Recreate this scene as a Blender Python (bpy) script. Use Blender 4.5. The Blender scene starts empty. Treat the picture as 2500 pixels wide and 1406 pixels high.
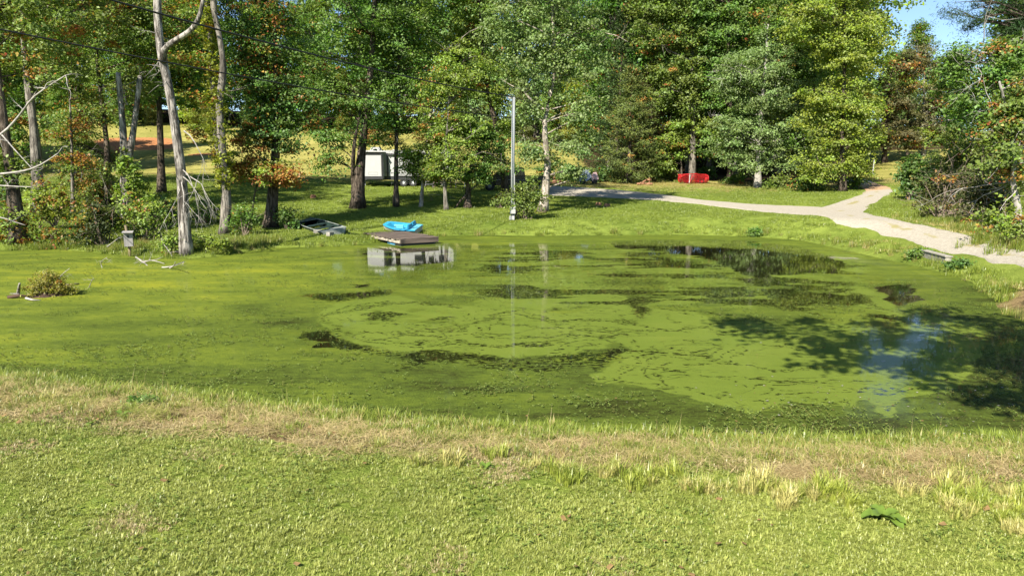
import bpy, math, random
import numpy as np
from mathutils import Vector, Matrix

# ------------------------------------------------------------------ camera, sky, sun, exposure
SC = bpy.context.scene
COL = SC.collection
H = 3.2                      # camera height above the pond
FPX = 1667.0                 # focal length in photo pixels (photo is 2500 x 1406)
HORIZON = 425.0
PITCH = math.atan((703.0 - HORIZON) / FPX)
cam = bpy.data.cameras.new('camera')
cam.sensor_width = 36.0
cam.lens = 36.0 * FPX / 2500.0
cam.clip_start = 0.1
cam.clip_end = 3000.0
camo = bpy.data.objects.new('camera', cam)
COL.objects.link(camo)
camo.location = (0, 0, H)
camo.rotation_euler = (math.pi / 2 - PITCH, 0, 0)
SC.camera = camo

SUN_EL = math.radians(42)
SHX, SHY = 0.52, 0.854       # horizontal direction in which shadows fall
world = bpy.data.worlds.new('World')
SC.world = world
world.use_nodes = True
wn = world.node_tree
bg = wn.nodes['Background']
sky = wn.nodes.new('ShaderNodeTexSky')
sky.sky_type = 'NISHITA'
sky.sun_disc = False
sky.sun_elevation = SUN_EL
sky.sun_rotation = math.atan2(-SHX, -SHY)
sky.air_density = 0.85
sky.dust_density = 0.0
sky.ozone_density = 3.0
wn.links.new(sky.outputs[0], bg.inputs[0])
bg.inputs[1].default_value = 0.078
sun = bpy.data.lights.new('sun', 'SUN')
sun.energy = 5.0
sun.angle = math.radians(0.53)
sun.color = (1.0, 0.94, 0.82)
suno = bpy.data.objects.new('sun', sun)
COL.objects.link(suno)
suno.location = (-30, -50, 60)
ldir = Vector((SHX * math.cos(SUN_EL), SHY * math.cos(SUN_EL), -math.sin(SUN_EL)))
suno.rotation_euler = ldir.to_track_quat('-Z', 'Y').to_euler()

SC.view_settings.view_transform = 'Standard'
SC.view_settings.look = 'None'
SC.view_settings.gamma = 1.0
SC.view_settings.use_curve_mapping = False
SC.view_settings.exposure = 1.32
SC.render.engine = 'CYCLES'
SC.cycles.max_bounces = 5
SC.cycles.diffuse_bounces = 2
SC.cycles.glossy_bounces = 2
SC.cycles.transmission_bounces = 2
SC.cycles.transparent_max_bounces = 4
SC.cycles.caustics_reflective = False
SC.cycles.caustics_refractive = False

rng = np.random.default_rng(11)
random.seed(5)
CP, SP = math.cos(PITCH), math.sin(PITCH)

# ------------------------------------------------------------------ measuring helpers
def ray(px, py):
    a = (px - 1250.0) / FPX
    b = -(py - 703.0) / FPX
    return np.array([a, CP + b * SP, -SP + b * CP])

def P(px, py, d):
    """the point seen at that place of the photo, d metres north of the camera"""
    r = ray(px, py)
    t = d / r[1]
    return np.array([r[0] * t, d, H + r[2] * t])

def W(px, py, z=0.0):
    """the point on a level plane"""
    r = ray(px, py)
    t = (z - H) / r[2]
    return np.array([r[0] * t, r[1] * t, z])

def to_px(x, y, z):
    fx = x; fy = y * CP - (z - H) * SP; fz = y * SP + (z - H) * CP
    return 1250 + FPX * fx / fy, 703 - FPX * fz / fy

def smooth(a, b, x):
    t = np.clip((x - a) / (b - a), 0, 1)
    return t * t * (3 - 2 * t)

_grids = {}
def vnoise(x, y, seed=0):
    g = _grids.get(seed)
    if g is None:
        g = _grids[seed] = np.random.default_rng(900 + seed).random((256, 256))
    xi = np.floor(x).astype(int); yi = np.floor(y).astype(int)
    u = x - xi; v = y - yi
    u = u * u * (3 - 2 * u); v = v * v * (3 - 2 * v)
    a = g[xi % 256, yi % 256]; b = g[(xi + 1) % 256, yi % 256]
    c = g[xi % 256, (yi + 1) % 256]; d = g[(xi + 1) % 256, (yi + 1) % 256]
    return (a * (1 - u) + b * u) * (1 - v) + (c * (1 - u) + d * u) * v

def fbm(x, y, seed=0, oct=4):
    s = 0; a = 0.5; n = 0
    for k in range(oct):
        s = s + a * vnoise(x * 2 ** k + 13.7 * k, y * 2 ** k + 7.1 * k, seed + k); n += a; a *= 0.5
    return s / n

# ------------------------------------------------------------------ terrain shape
SHORE_PX = [(0, 927), (200, 948), (400, 972), (600, 995), (800, 1020), (1000, 1043), (1200, 1060), (1500, 1075),
            (1800, 1088), (2100, 1094), (2500, 1092)]
SHORE_PX2 = [(2500, 775), (2440, 735), (2380, 690), (2290, 655), (2200, 630), (2100, 606), (2000, 591), (1850, 578), (1650, 573),
             (1500, 574), (1300, 575), (1150, 574), (1060, 578), (960, 586), (880, 597), (790, 602), (700, 604), (640, 608),
             (560, 622), (455, 631), (300, 622), (150, 609), (0, 611)]
shore = [tuple(W(*p)[:2]) for p in SHORE_PX] + [(9.5, 8.1), (12.5, 9.3), (13.3, 12.2)]
shore += [tuple(W(*p)[:2]) for p in SHORE_PX2] + [(-27, 27.5), (-31, 22), (-30, 14), (-22, 10.5), (-13, 10.6)]
shore = np.array(shore)
# soften the outline (Catmull-Rom)
_pts = []
for i in range(len(shore)):
    p0, p1, p2, p3 = shore[i - 1], shore[i], shore[(i + 1) % len(shore)], shore[(i + 2) % len(shore)]
    for t in (0, 0.5):
        _pts.append(0.5 * ((2 * p1) + (-p0 + p2) * t + (2 * p0 - 5 * p1 + 4 * p2 - p3) * t * t + (-p0 + 3 * p1 - 3 * p2 + p3) * t ** 3))
shore = np.array(_pts)

def shore_sd(x, y):
    """distance to the water's edge, positive on land"""
    x = np.asarray(x, float); y = np.asarray(y, float)
    best = np.full(x.shape, 1e9); ins = np.zeros(x.shape, bool)
    for i in range(len(shore)):
        ax, ay = shore[i]; bx, by = shore[(i + 1) % len(shore)]
        dx, dy = bx - ax, by - ay
        t = np.clip(((x - ax) * dx + (y - ay) * dy) / (dx * dx + dy * dy), 0, 1)
        dd = (x - ax - t * dx) ** 2 + (y - ay - t * dy) ** 2
        best = np.minimum(best, dd)
        cr = ((ay > y) != (by > y)) & (x < (bx - ax) * (y - ay) / (by - ay + 1e-12) + ax)
        ins ^= cr
    d = np.sqrt(best)
    return np.where(ins, -d, d)

CTRL_PX = [(1251, 537, 40), (1000, 504, 46.5), (875, 507, 46), (660, 556, 37), (1325, 516, 44), (950, 456, 62), (1080, 458, 60), (1210, 467, 57),
           (1540, 473, 56), (1690, 448, 66), (1430, 448, 66), (1570, 450, 65), (1850, 470, 57), (2055, 466, 55), (1990, 516, 42.5),
           (1760, 500, 47), (2500, 631, 19.5), (2300, 584, 25), (2130, 540, 33), (2190, 462, 55), (2120, 440, 66), (2150, 398, 95),
           (820, 405, 78), (300, 352, 93), (740, 332, 105), (450, 440, 58), (200, 405, 80), (450, 350, 95), (620, 420, 68),
           (150, 530, 40), (20, 560, 34), (320, 545, 37), (480, 560, 36), (2450, 575, 26), (2330, 515, 36), (2480, 690, 17.3), (1250, 340, 110), (1700, 405, 95),
           (-150, 480, 48), (950, 350, 95), (2320, 640, 19.8)]
ctrl = [tuple(P(*c)) for c in CTRL_PX]
ctrl += [(-8, 0, .55), (-4, 4, .55), (0, 4.5, .55), (3.5, 4.3, .55), (8, 1, .6), (0, -10, .8), (-25, -5, .8), (25, -5, 1.0), (0, -40, 2), (-5, 7, .55), (4.5, 5.6, .55),
         (16, 13, 1.0), (30, 20, 1.6), (45, 45, 3.2), (-40, 25, 1.2), (-60, 50, 4), (-90, 100, 13), (-40, 140, 15), (20, 140, 13), (80, 130, 9), (100, 60, 6),
         (90, 0, 4), (-90, 0, 4), (-60, -60, 4), (60, -60, 4), (-120, 180, 18), (0, 200, 16), (130, 190, 12)]
ctrl = np.array(ctrl, float)
def _phi(r2):
    return np.where(r2 > 1e-9, 0.5 * r2 * np.log(np.maximum(r2, 1e-9)), 0)
_n = len(ctrl)
_K = _phi(((ctrl[:, None, :2] - ctrl[None, :, :2]) ** 2).sum(-1)) + np.eye(_n) * 25.0
_A = np.zeros((_n + 3, _n + 3)); _A[:_n, :_n] = _K; _A[:_n, _n] = 1; _A[:_n, _n + 1:] = ctrl[:, :2]; _A[_n:, :_n] = _A[:_n, _n:].T
_w = np.linalg.solve(_A, np.concatenate([ctrl[:, 2], [0, 0, 0]]))

def ground(x, y):
    x = np.asarray(x, float); y = np.asarray(y, float)
    xc = np.clip(x, -130, 140); yc = np.clip(y, -65, 200)
    z = _w[_n] + _w[_n + 1] * xc + _w[_n + 2] * yc
    for i in range(_n):
        z = z + _w[i] * _phi((xc - ctrl[i, 0]) ** 2 + (yc - ctrl[i, 1]) ** 2)
    z = np.maximum(z, 0.15)
    sd = shore_sd(x, y)
    out = z * smooth(-0.3, 2.4, sd) + 0.10 * smooth(-0.05, 0.5, sd) + 0.05 * (fbm(x * .9, y * .9, 3) - .5) * smooth(0, 2, sd)
    out = out + 0.10 * (fbm(x * 1.6, y * 1.6, 31) - .5) * np.exp(-((sd - .3) / .5) ** 2)
    inn = -0.55 * smooth(0, 1.6, -sd) + 0.04 * (fbm(x * 2.2, y * 2.2, 8) - .5)
    return np.where(sd > 0, out, inn)

def G(px, py):
    """where the sight line through a place of the photo meets the ground"""
    r = ray(px, py)
    ys = np.concatenate([np.linspace(2, 40, 260), np.linspace(40.3, 160, 300)])
    t = ys / r[1]
    x = r[0] * t; z = H + r[2] * t
    g = np.maximum(ground(x, ys), 0)
    k = np.argmax(z <= g)
    if k == 0:
        k = len(ys) - 1
    a = (z[k - 1] - g[k - 1]) / max(1e-6, (z[k - 1] - g[k - 1]) - (z[k] - g[k]))
    yy = ys[k - 1] + a * (ys[k] - ys[k - 1]); xx = r[0] * yy / r[1]
    return np.array([xx, yy, float(np.maximum(ground(xx, yy), 0))])

def gz(x, y):
    return float(ground(np.array([x]), np.array([y]))[0])

# ------------------------------------------------------------------ object helpers
def tag(o, label=None, cat=None, group=None, kind=None):
    if label: o['label'] = label
    if cat: o['category'] = cat
    if group: o['group'] = group
    if kind: o['kind'] = kind
    return o

def empty(name, loc, rz=0.0):
    o = bpy.data.objects.new(name, None)
    o.empty_display_size = 0.2
    COL.objects.link(o)
    o.location = loc
    o.rotation_euler = (0, 0, rz)
    return o

def thing(name, label, cat, loc, rz=0.0, group=None):
    return tag(empty(name, loc, rz), label, cat, group)

def np_mesh(name, V, F=None, k=4, quads=True):
    """mesh from arrays: V n x 3, F m x k"""
    me = bpy.data.meshes.new(name)
    V = np.ascontiguousarray(V, dtype=np.float32)
    me.vertices.add(len(V))
    me.vertices.foreach_set('co', V.ravel())
    if F is not None:
        F = np.ascontiguousarray(F, dtype=np.int32)
        m, k = F.shape
        me.loops.add(m * k)
        me.loops.foreach_set('vertex_index', F.ravel())
        me.polygons.add(m)
        me.polygons.foreach_set('loop_start', np.arange(0, m * k, k, dtype=np.int32))
        me.update(calc_edges=True)
    return me

def obj(name, me, mat=None, parent=None, smooth_shade=False):
    o = bpy.data.objects.new(name, me)
    COL.objects.link(o)
    if mat is not None and me is not None and len(me.materials) == 0:
        me.materials.append(mat)
    if parent is not None:
        o.parent = parent
    if smooth_shade:
        me.polygons.foreach_set('use_smooth', np.ones(len(me.polygons), bool))
    return o

class MB:
    """collects shapes for one mesh"""
    def __init__(s):
        s.v = []; s.f = []
    def add(s, V, F):
        n = len(s.v)
        s.v.extend([tuple(map(float, p)) for p in V])
        s.f.extend([tuple(int(i) + n for i in f) for f in F])
        return s
    def box(s, x0, x1, y0, y1, z0, z1, M=None, b=0.0):
        if b <= 0:
            V = [(x, y, z) for x in (x0, x1) for y in (y0, y1) for z in (z0, z1)]
            F = [(0, 1, 3, 2), (4, 6, 7, 5), (0, 4, 5, 1), (2, 3, 7, 6), (0, 2, 6, 4), (1, 5, 7, 3)]
        else:   # chamfered on the vertical-section outline (x-z), both ends
            o = [(x0 + b, z0), (x1 - b, z0), (x1, z0 + b), (x1, z1 - b), (x1 - b, z1), (x0 + b, z1), (x0, z1 - b), (x0, z0 + b)]
            i_ = [(x0 + 2 * b, z0 + b), (x1 - 2 * b, z0 + b), (x1 - b, z0 + 2 * b), (x1 - b, z1 - 2 * b), (x1 - 2 * b, z1 - b), (x0 + 2 * b, z1 - b), (x0 + b, z1 - 2 * b), (x0 + b, z0 + 2 * b)]
            V = [(x, y0, z) for x, z in i_] + [(x, y0 + b, z) for x, z in o] + [(x, y1 - b, z) for x, z in o] + [(x, y1, z) for x, z in i_]
            F = [tuple(range(8)), tuple(reversed(range(24, 32)))]
            for r in range(3):
                for i in range(8):
                    j = (i + 1) % 8
                    F.append((r * 8 + j, r * 8 + i, (r + 1) * 8 + i, (r + 1) * 8 + j))
        if M is not None:
            V = [tuple(M @ Vector(p)) for p in V]
        return s.add(V, F)
    def prism(s, prof, y0, y1, M=None):
        """outline in x-z, run from y0 to y1"""
        n = len(prof)
        V = [(x, y0, z) for x, z in prof] + [(x, y1, z) for x, z in prof]
        F = [tuple(range(n)), tuple(reversed(range(n, 2 * n)))]
        for i in range(n):
            j = (i + 1) % n
            F.append((j, i, n + i, n + j))
        if M is not None:
            V = [tuple(M @ Vector(p)) for p in V]
        return s.add(V, F)
    def tube(s, pts, rad, sides=7, cap=True):
        pts = [np.asarray(p, float) for p in pts]
        n = len(pts)
        if not hasattr(rad, '__len__'):
            rad = [rad] * n
        V = []; F = []
        up = np.array([0.31, 0.17, 0.93])
        for i, p in enumerate(pts):
            t = pts[min(i + 1, n - 1)] - pts[max(i - 1, 0)]
            t = t / (np.linalg.norm(t) + 1e-9)
            if abs(t @ up) > 0.97 and i == 0:
                up = np.array([1.0, 0.1, 0.05])
            a = np.cross(t, up); a /= np.linalg.norm(a) + 1e-9
            b = np.cross(t, a)
            up = up if abs(t @ up) < 0.98 else b
            for k in range(sides):
                w = 2 * math.pi * k / sides
                V.append(p + rad[i] * (math.cos(w) * a + math.sin(w) * b))
        for i in range(n - 1):
            for k in range(sides):
                k2 = (k + 1) % sides
                F.append((i * sides + k, i * sides + k2, (i + 1) * sides + k2, (i + 1) * sides + k))
        if cap:
            F.append(tuple(reversed(range(sides)))); F.append(tuple(range((n - 1) * sides, n * sides)))
        return s.add(V, F)
    def lathe(s, prof, seg=20, M=None):
        """profile (r, y) turned round the y axis"""
        V = []; F = []; n = len(prof)
        for k in range(seg):
            w = 2 * math.pi * k / seg
            for r, y in prof:
                V.append((r * math.cos(w), y, r * math.sin(w)))
        for k in range(seg):
            k2 = (k + 1) % seg
            for i in range(n - 1):
                F.append((k * n + i, k * n + i + 1, k2 * n + i + 1, k2 * n + i))
        if M is not None:
            V = [tuple(M @ Vector(p)) for p in V]
        return s.add(V, F)
    def build(s, name, mat, parent=None, sm=False):
        me = bpy.data.meshes.new(name)
        me.from_pydata(s.v, [], s.f)
        me.validate()
        me.update()
        o = obj(name, me, mat, parent)
        if sm:
            me.polygons.foreach_set('use_smooth', np.ones(len(me.polygons), bool))
        return o

def T(x, y, z):
    return Matrix.Translation((x, y, z))

# ------------------------------------------------------------------ materials
def newmat(name):
    m = bpy.data.materials.new(name)
    m.use_nodes = True
    nt = m.node_tree
    nt.nodes.clear()
    out = nt.nodes.new('ShaderNodeOutputMaterial')
    return m, nt, out

class NT:
    def __init__(s, nt): s.nt = nt
    def n(s, t, **kw):
        nd = s.nt.nodes.new('ShaderNode' + t)
        for k, v in kw.items():
            if k.startswith('i_'):
                s.set(nd.inputs[k[2:].replace('_', ' ')], v)
            else:
                setattr(nd, k, v)
        return nd
    def set(s, inp, v):
        if hasattr(v, 'is_output') or isinstance(v, bpy.types.NodeSocket):
            s.nt.links.new(v, inp)
        elif hasattr(v, 'outputs'):
            s.nt.links.new(v.outputs[0], inp)
        else:
            inp.default_value = v
    def math(s, op, a, b=0.0, c=None, clamp=False):
        nd = s.nt.nodes.new('ShaderNodeMath'); nd.operation = op; nd.use_clamp = clamp
        s.set(nd.inputs[0], a); s.set(nd.inputs[1], b)
        if c is not None: s.set(nd.inputs[2], c)
        return nd.outputs[0]
    def mix(s, f, a, b, blend='MIX'):
        nd = s.nt.nodes.new('ShaderNodeMix'); nd.data_type = 'RGBA'; nd.blend_type = blend
        s.set(nd.inputs[0], f)
        for i, v in ((6, a), (7, b)):
            if isinstance(v, tuple) and len(v) == 3: v = v + (1,)
            s.set(nd.inputs[i], v)
        return nd.outputs[2]
    def step(s, a, b, x):
        nd = s.nt.nodes.new('ShaderNodeMapRange'); nd.interpolation_type = 'SMOOTHSTEP'
        s.set(nd.inputs[0], x); s.set(nd.inputs[1], a); s.set(nd.inputs[2], b)
        return nd.outputs[0]
    def noise(s, vec, scale, detail=3, rough=.55, dist=0.0):
        nd = s.nt.nodes.new('ShaderNodeTexNoise')
        s.set(nd.inputs['Vector'], vec); nd.inputs['Scale'].default_value = scale
        nd.inputs['Detail'].default_value = detail; nd.inputs['Roughness'].default_value = rough
        nd.inputs['Distortion'].default_value = dist
        return nd.outputs['Fac']
    def attr(s, name, typ='GEOMETRY'):
        nd = s.nt.nodes.new('ShaderNodeAttribute'); nd.attribute_name = name; nd.attribute_type = typ
        return nd.outputs['Fac']
    def pos(s):
        return s.nt.nodes.new('ShaderNodeNewGeometry').outputs['Position']
    def gen(s, kind='Object'):
        return s.nt.nodes.new('ShaderNodeTexCoord').outputs[kind]
    def scale(s, v, sx, sy, sz):
        nd = s.nt.nodes.new('ShaderNodeMapping'); s.set(nd.inputs[0], v); nd.inputs['Scale'].default_value = (sx, sy, sz)
        return nd.outputs[0]
    def bump(s, h, strength=.3, dist=.02):
        nd = s.nt.nodes.new('ShaderNodeBump'); s.set(nd.inputs['Height'], h)
        nd.inputs['Strength'].default_value = strength; nd.inputs['Distance'].default_value = dist
        return nd.outputs[0]

def simple(name, col, rough=.6, metal=0.0, var=.25, scale=6.0, bump=0.0, spec=.4, stretch=(1, 1, 1)):
    m, nt, out = newmat(name); q = NT(nt)
    v = q.scale(q.gen(), *stretch)
    f = q.noise(v, scale, 5, .65)
    c = q.mix(q.step(.3, .7, f), tuple(x * (1 - var) for x in col), tuple(min(1, x * (1 + var)) for x in col))
    b = q.n('BsdfPrincipled', i_Base_Color=c, i_Roughness=rough, i_Metallic=metal)
    b.inputs['Specular IOR Level'].default_value = spec
    if bump: q.set(b.inputs['Normal'], q.bump(q.noise(v, scale * 4, 5, .7), bump, .02))
    nt.links.new(b.outputs[0], out.inputs[0])
    return m

def leaf_mat(name, trans=.42, gloss=.03, var=.55):
    m, nt, out = newmat(name); q = NT(nt)
    oi = q.n('ObjectInfo')
    base = oi.outputs['Color']; alpha = oi.outputs['Alpha']
    r = q.attr('rnd'); au = q.attr('aut'); cl = q.attr('clump')
    hsv = q.n('HueSaturation'); q.set(hsv.inputs['Color'], base)
    q.set(hsv.inputs['Hue'], q.math('ADD', .5 - .014, q.math('MULTIPLY', cl, .036)))
    q.set(hsv.inputs['Saturation'], q.math('ADD', .82, q.math('MULTIPLY', r, .28)))
    q.set(hsv.inputs['Value'], q.math('ADD', 1 - var * .5, q.math('ADD', q.math('MULTIPLY', r, var * .75), q.math('MULTIPLY', cl, var * .45))))
    ramp = q.n('ValToRGB'); q.set(ramp.inputs[0], r)
    el = ramp.color_ramp.elements
    el[0].position = 0; el[0].color = (.22, .10, .035, 1)
    el[1].position = 1; el[1].color = (.34, .28, .05, 1)
    for p_, c_ in ((.3, (.34, .14, .03, 1)), (.5, (.28, .055, .03, 1)), (.58, (.38, .18, .04, 1)), (.8, (.40, .26, .05, 1))):
        e = el.new(p_); e.color = c_
    isaut = q.math('LESS_THAN', au, alpha)
    c = q.mix(isaut, hsv.outputs[0], ramp.outputs[0])
    d = q.n('BsdfDiffuse', i_Color=c)
    tc = q.mix(1.0, c, (1.05, 1.15, .55), 'MULTIPLY')
    t = q.n('BsdfTranslucent', i_Color=tc)
    ms = q.n('MixShader'); ms.inputs[0].default_value = trans
    nt.links.new(d.outputs[0], ms.inputs[1]); nt.links.new(t.outputs[0], ms.inputs[2])
    g = q.n('BsdfGlossy'); g.inputs['Color'].default_value = (.7, .8, .6, 1); g.inputs['Roughness'].default_value = .5
    m2 = q.n('MixShader'); m2.inputs[0].default_value = gloss
    nt.links.new(ms.outputs[0], m2.inputs[1]); nt.links.new(g.outputs[0], m2.inputs[2])
    nt.links.new(m2.outputs[0], out.inputs[0])
    return m

def bark_mat(name, c0, c1, scale=9.0, bump=.9):
    m, nt, out = newmat(name); q = NT(nt)
    v = q.gen()
    s = q.scale(v, 1, 1, .16)
    f = q.noise(s, scale, 6, .7, .4)
    g = q.noise(v, 1.1, 3)
    c = q.mix(q.step(.42, .58, f), c0, c1)
    g2 = q.noise(q.scale(v, 1, 1, .3), 4.0, 4, .6)
    c = q.mix(q.math('MULTIPLY', q.step(.48, .62, g), .65), c, tuple(x * .55 for x in c0))
    c = q.mix(q.math('MULTIPLY', q.step(.55, .7, g2), .6), c, tuple(x * .75 for x in c1))
    b = q.n('BsdfPrincipled', i_Base_Color=c, i_Roughness=.9)
    b.inputs['Specular IOR Level'].default_value = .15
    q.set(b.inputs['Normal'], q.bump(f, bump, .10))
    nt.links.new(b.outputs[0], out.inputs[0])
    return m

def grass_mat(name, green0, green1, straw0, straw1, trans=.35, wscale=.35):
    m, nt, out = newmat(name); q = NT(nt)
    ti = q.attr('tint', 'INSTANCER')
    r = q.attr('rnd')
    p = q.pos()
    w1 = q.noise(p, wscale, 4, .6); w2 = q.noise(p, 2.6, 3, .6)
    k = q.math('ADD', q.math('MULTIPLY', r, .55), q.math('ADD', q.math('MULTIPLY', w1, .5), q.math('MULTIPLY', w2, .5)))
    k = q.math('MULTIPLY_ADD', k, 1.0, -.28)
    g = q.mix(q.step(0, 1, k), green0, green1)
    s = q.mix(r, straw0, straw1)
    c = q.mix(q.step(.35, .65, q.math('ADD', ti, q.math('MULTIPLY_ADD', r, .5, -.25))), g, s)
    d = q.n('BsdfDiffuse', i_Color=c)
    t = q.n('BsdfTranslucent', i_Color=c)
    ms = q.n('MixShader'); ms.inputs[0].default_value = trans
    nt.links.new(d.outputs[0], ms.inputs[1]); nt.links.new(t.outputs[0], ms.inputs[2])
    gl = q.n('BsdfGlossy'); gl.inputs['Roughness'].default_value = .4
    m2 = q.n('MixShader'); m2.inputs[0].default_value = .035
    nt.links.new(ms.outputs[0], m2.inputs[1]); nt.links.new(gl.outputs[0], m2.inputs[2])
    nt.links.new(m2.outputs[0], out.inputs[0])
    return m

M = {}
M['leaf'] = leaf_mat('broad_leaf')
M['needle'] = leaf_mat('needle_leaf', .15, .02, .5)
M['bark_dark'] = bark_mat('dark_bark', (.035, .026, .018), (.14, .11, .085))
M['bark_grey'] = bark_mat('grey_bark', (.09, .078, .065), (.27, .24, .20))
M['bark_pale'] = bark_mat('pale_bark', (.20, .165, .13), (.46, .40, .33), 6)
M['dead'] = bark_mat('weathered_dead_wood', (.07, .06, .05), (.40, .36, .32), 9, 1.0)
M['twig'] = simple('bleached_twig', (.29, .265, .235), .85, var=.3)
M['twig_brown'] = simple('brown_twig', (.19, .145, .11), .9, var=.3)
M['white_metal'] = simple('white_fibreglass', (.38, .38, .375), .35, var=.03, scale=1.5)
M['white_paint'] = simple('white_paint', (.36, .36, .34), .6, var=.08)
M['charcoal'] = simple('charcoal_trim', (.03, .03, .032), .45, var=.2)
M['grey_trim'] = simple('grey_trim', (.18, .18, .18), .5, var=.15)
M['rubber'] = simple('tyre_rubber', (.02, .02, .02), .85, var=.2)
M['alloy'] = simple('alloy_rim', (.62, .62, .63), .35, .6, var=.05)
M['glass'] = simple('dark_glass', (.015, .018, .022), .08, var=.1, spec=.7)
M['truck'] = simple('dark_green_car_paint', (.006, .008, .010), .25, var=.1, spec=.6)
M['lamp'] = simple('clear_lamp', (.5, .5, .5), .15, var=.05)
M['pole'] = simple('galvanised_pole', (.33, .34, .33), .55, .2, var=.12, stretch=(1, 1, .1))
M['cable'] = simple('black_cable', (.012, .012, .012), .6, var=.1)
M['boat'] = simple('shaded_boat_green_paint', (.012, .026, .022), .55, var=.45, scale=3)  # green boat paint, darkened to carry the tree shade over the hull
M['boat_rim'] = simple('shaded_weathered_boat_rim', (.20, .22, .20), .6, var=.35, scale=5)  # weathered rim, toned down for the same tree shade
M['blue'] = simple('turquoise_plastic', (.03, .26, .42), .42, var=.10, scale=2)
M['blue_light'] = simple('pale_turquoise_plastic', (.11, .38, .50), .45, var=.08)
M['blue_drum'] = simple('blue_drum_plastic', (.12, .36, .60), .45, var=.15)
M['plank'] = simple('weathered_plank', (.105, .078, .062), .9, var=.5, scale=5, bump=.5, stretch=(1, .12, 1))
M['beam'] = simple('peeling_beam', (.33, .28, .22), .9, var=.5, scale=7, bump=.4)
M['block'] = simple('concrete_block', (.26, .24, .20), .95, var=.25, scale=8, bump=.4)
M['red'] = simple('red_implement_paint', (.34, .012, .014), .5, var=.3, scale=4)
M['rust'] = simple('rusty_steel', (.13, .06, .035), .85, var=.4, scale=6)
M['log'] = simple('cut_log_wood', (.26, .13, .075), .95, var=.4, scale=6, bump=.5)
M['tarp'] = simple('grey_blue_tarp', (.34, .38, .43), .55, var=.25, scale=2)
M['tarp_pink'] = simple('faded_pink_cloth', (.45, .30, .29), .8, var=.25, scale=2)
M['box_wood'] = simple('grey_cedar_board', (.27, .25, .24), .9, var=.2, scale=6, bump=.3, stretch=(1, 1, .15))
M['post_wood'] = simple('weathered_post', (.22, .17, .10), .9, var=.3, scale=6, bump=.3, stretch=(1, 1, .15))
M['yellow'] = simple('faded_yellow_panel', (.55, .47, .20), .7, var=.15)
M['red_soil'] = simple('wet_red_bark', (.06, .035, .022), .95, var=.4, bump=.6)
def weed_mat():
    m, nt, out = newmat('weed_leaf'); q = NT(nt)
    c = q.mix(q.noise(q.gen(), 30, 3), (.10, .17, .020), (.20, .29, .045))
    d = q.n('BsdfPrincipled', i_Base_Color=c, i_Roughness=.45)
    t = q.n('BsdfTranslucent', i_Color=c)
    ms = q.n('MixShader'); ms.inputs[0].default_value = .3
    nt.links.new(d.outputs[0], ms.inputs[1]); nt.links.new(t.outputs[0], ms.inputs[2]); nt.links.new(ms.outputs[0], out.inputs[0])
    return m
M['weed_leaf'] = weed_mat()
M['lawn'] = grass_mat('lawn_blade', (.132, .172, .022), (.48, .51, .130), (.32, .25, .11), (.52, .44, .22))
M['straw'] = grass_mat('straw_blade', (.15, .18, .03), (.36, .37, .08), (.26, .185, .075), (.58, .46, .23), .25)
M['weedgrass'] = grass_mat('weed_blade', (.085, .130, .016), (.30, .36, .050), (.28, .24, .07), (.44, .36, .13), .35)
M['stub'] = grass_mat('cut_stem', (.17, .23, .03), (.44, .47, .08), (.40, .38, .11), (.52, .46, .17), .3)
M['dead_leaf'] = simple('fallen_leaf', (.20, .125, .045), .8, var=.5, scale=3)
M['lawn_clover'] = grass_mat('clover_leaf', (.12, .18, .03), (.27, .34, .07), (.2, .2, .05), (.3, .3, .08), .3)
M['sprout'] = grass_mat('pond_sprout', (.07, .11, .02), (.24, .31, .07), (.10, .12, .03), (.2, .2, .05), .3)

# the ground
def make_ground_mat():
    m, nt, out = newmat('meadow_ground'); q = NT(nt)
    p = q.pos()
    straw = q.attr('straw'); dirt = q.attr('dirt'); litter = q.attr('litter'); dry = q.attr('dry')
    a = q.noise(p, .22, 4, .6); b = q.noise(p, 3.0, 5, .7); c = q.noise(p, 22, 4, .7); e = q.noise(p, 1.1, 4, .6)
    k = q.math('ADD', q.math('MULTIPLY', a, .9), q.math('ADD', q.math('MULTIPLY', b, .6), q.math('MULTIPLY', c, .7)))
    k = q.math('MULTIPLY_ADD', k, 1.0, -.62)
    green = q.mix(q.step(.1, .9, k), (.065, .10, .016), (.24, .29, .055))
    dryc = q.mix(q.step(.2, .8, k), (.15, .15, .035), (.36, .32, .10))
    col = q.mix(q.step(.3, .7, q.math('ADD', dry, q.math('MULTIPLY_ADD', e, .5, -.25))), green, dryc)
    tan = q.mix(q.step(.3, .75, q.math('ADD', q.math('MULTIPLY', b, .5), q.math('MULTIPLY', c, .5))), (.075, .05, .022), (.40, .29, .14))
    col = q.mix(q.step(.35, .65, q.math('ADD', straw, q.math('MULTIPLY_ADD', e, .6, -.3))), col, tan)
    clay = q.mix(b, (.26, .10, .04), (.45, .22, .10))
    col = q.mix(q.step(.4, .6, q.math('ADD', dirt, q.math('MULTIPLY_ADD', b, .6, -.3))), col, clay)
    lit = q.mix(b, (.022, .018, .010), (.085, .06, .032))  # leaf litter browns, darkened for the gloom inside the wood
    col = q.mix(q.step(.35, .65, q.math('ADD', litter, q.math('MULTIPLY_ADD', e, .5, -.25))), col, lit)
    bs = q.n('BsdfDiffuse', i_Color=col)
    q.set(bs.inputs['Normal'], q.bump(q.math('ADD', b, c), .9, .06))
    nt.links.new(bs.outputs[0], out.inputs[0])
    return m
M['ground'] = make_ground_mat()

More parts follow.
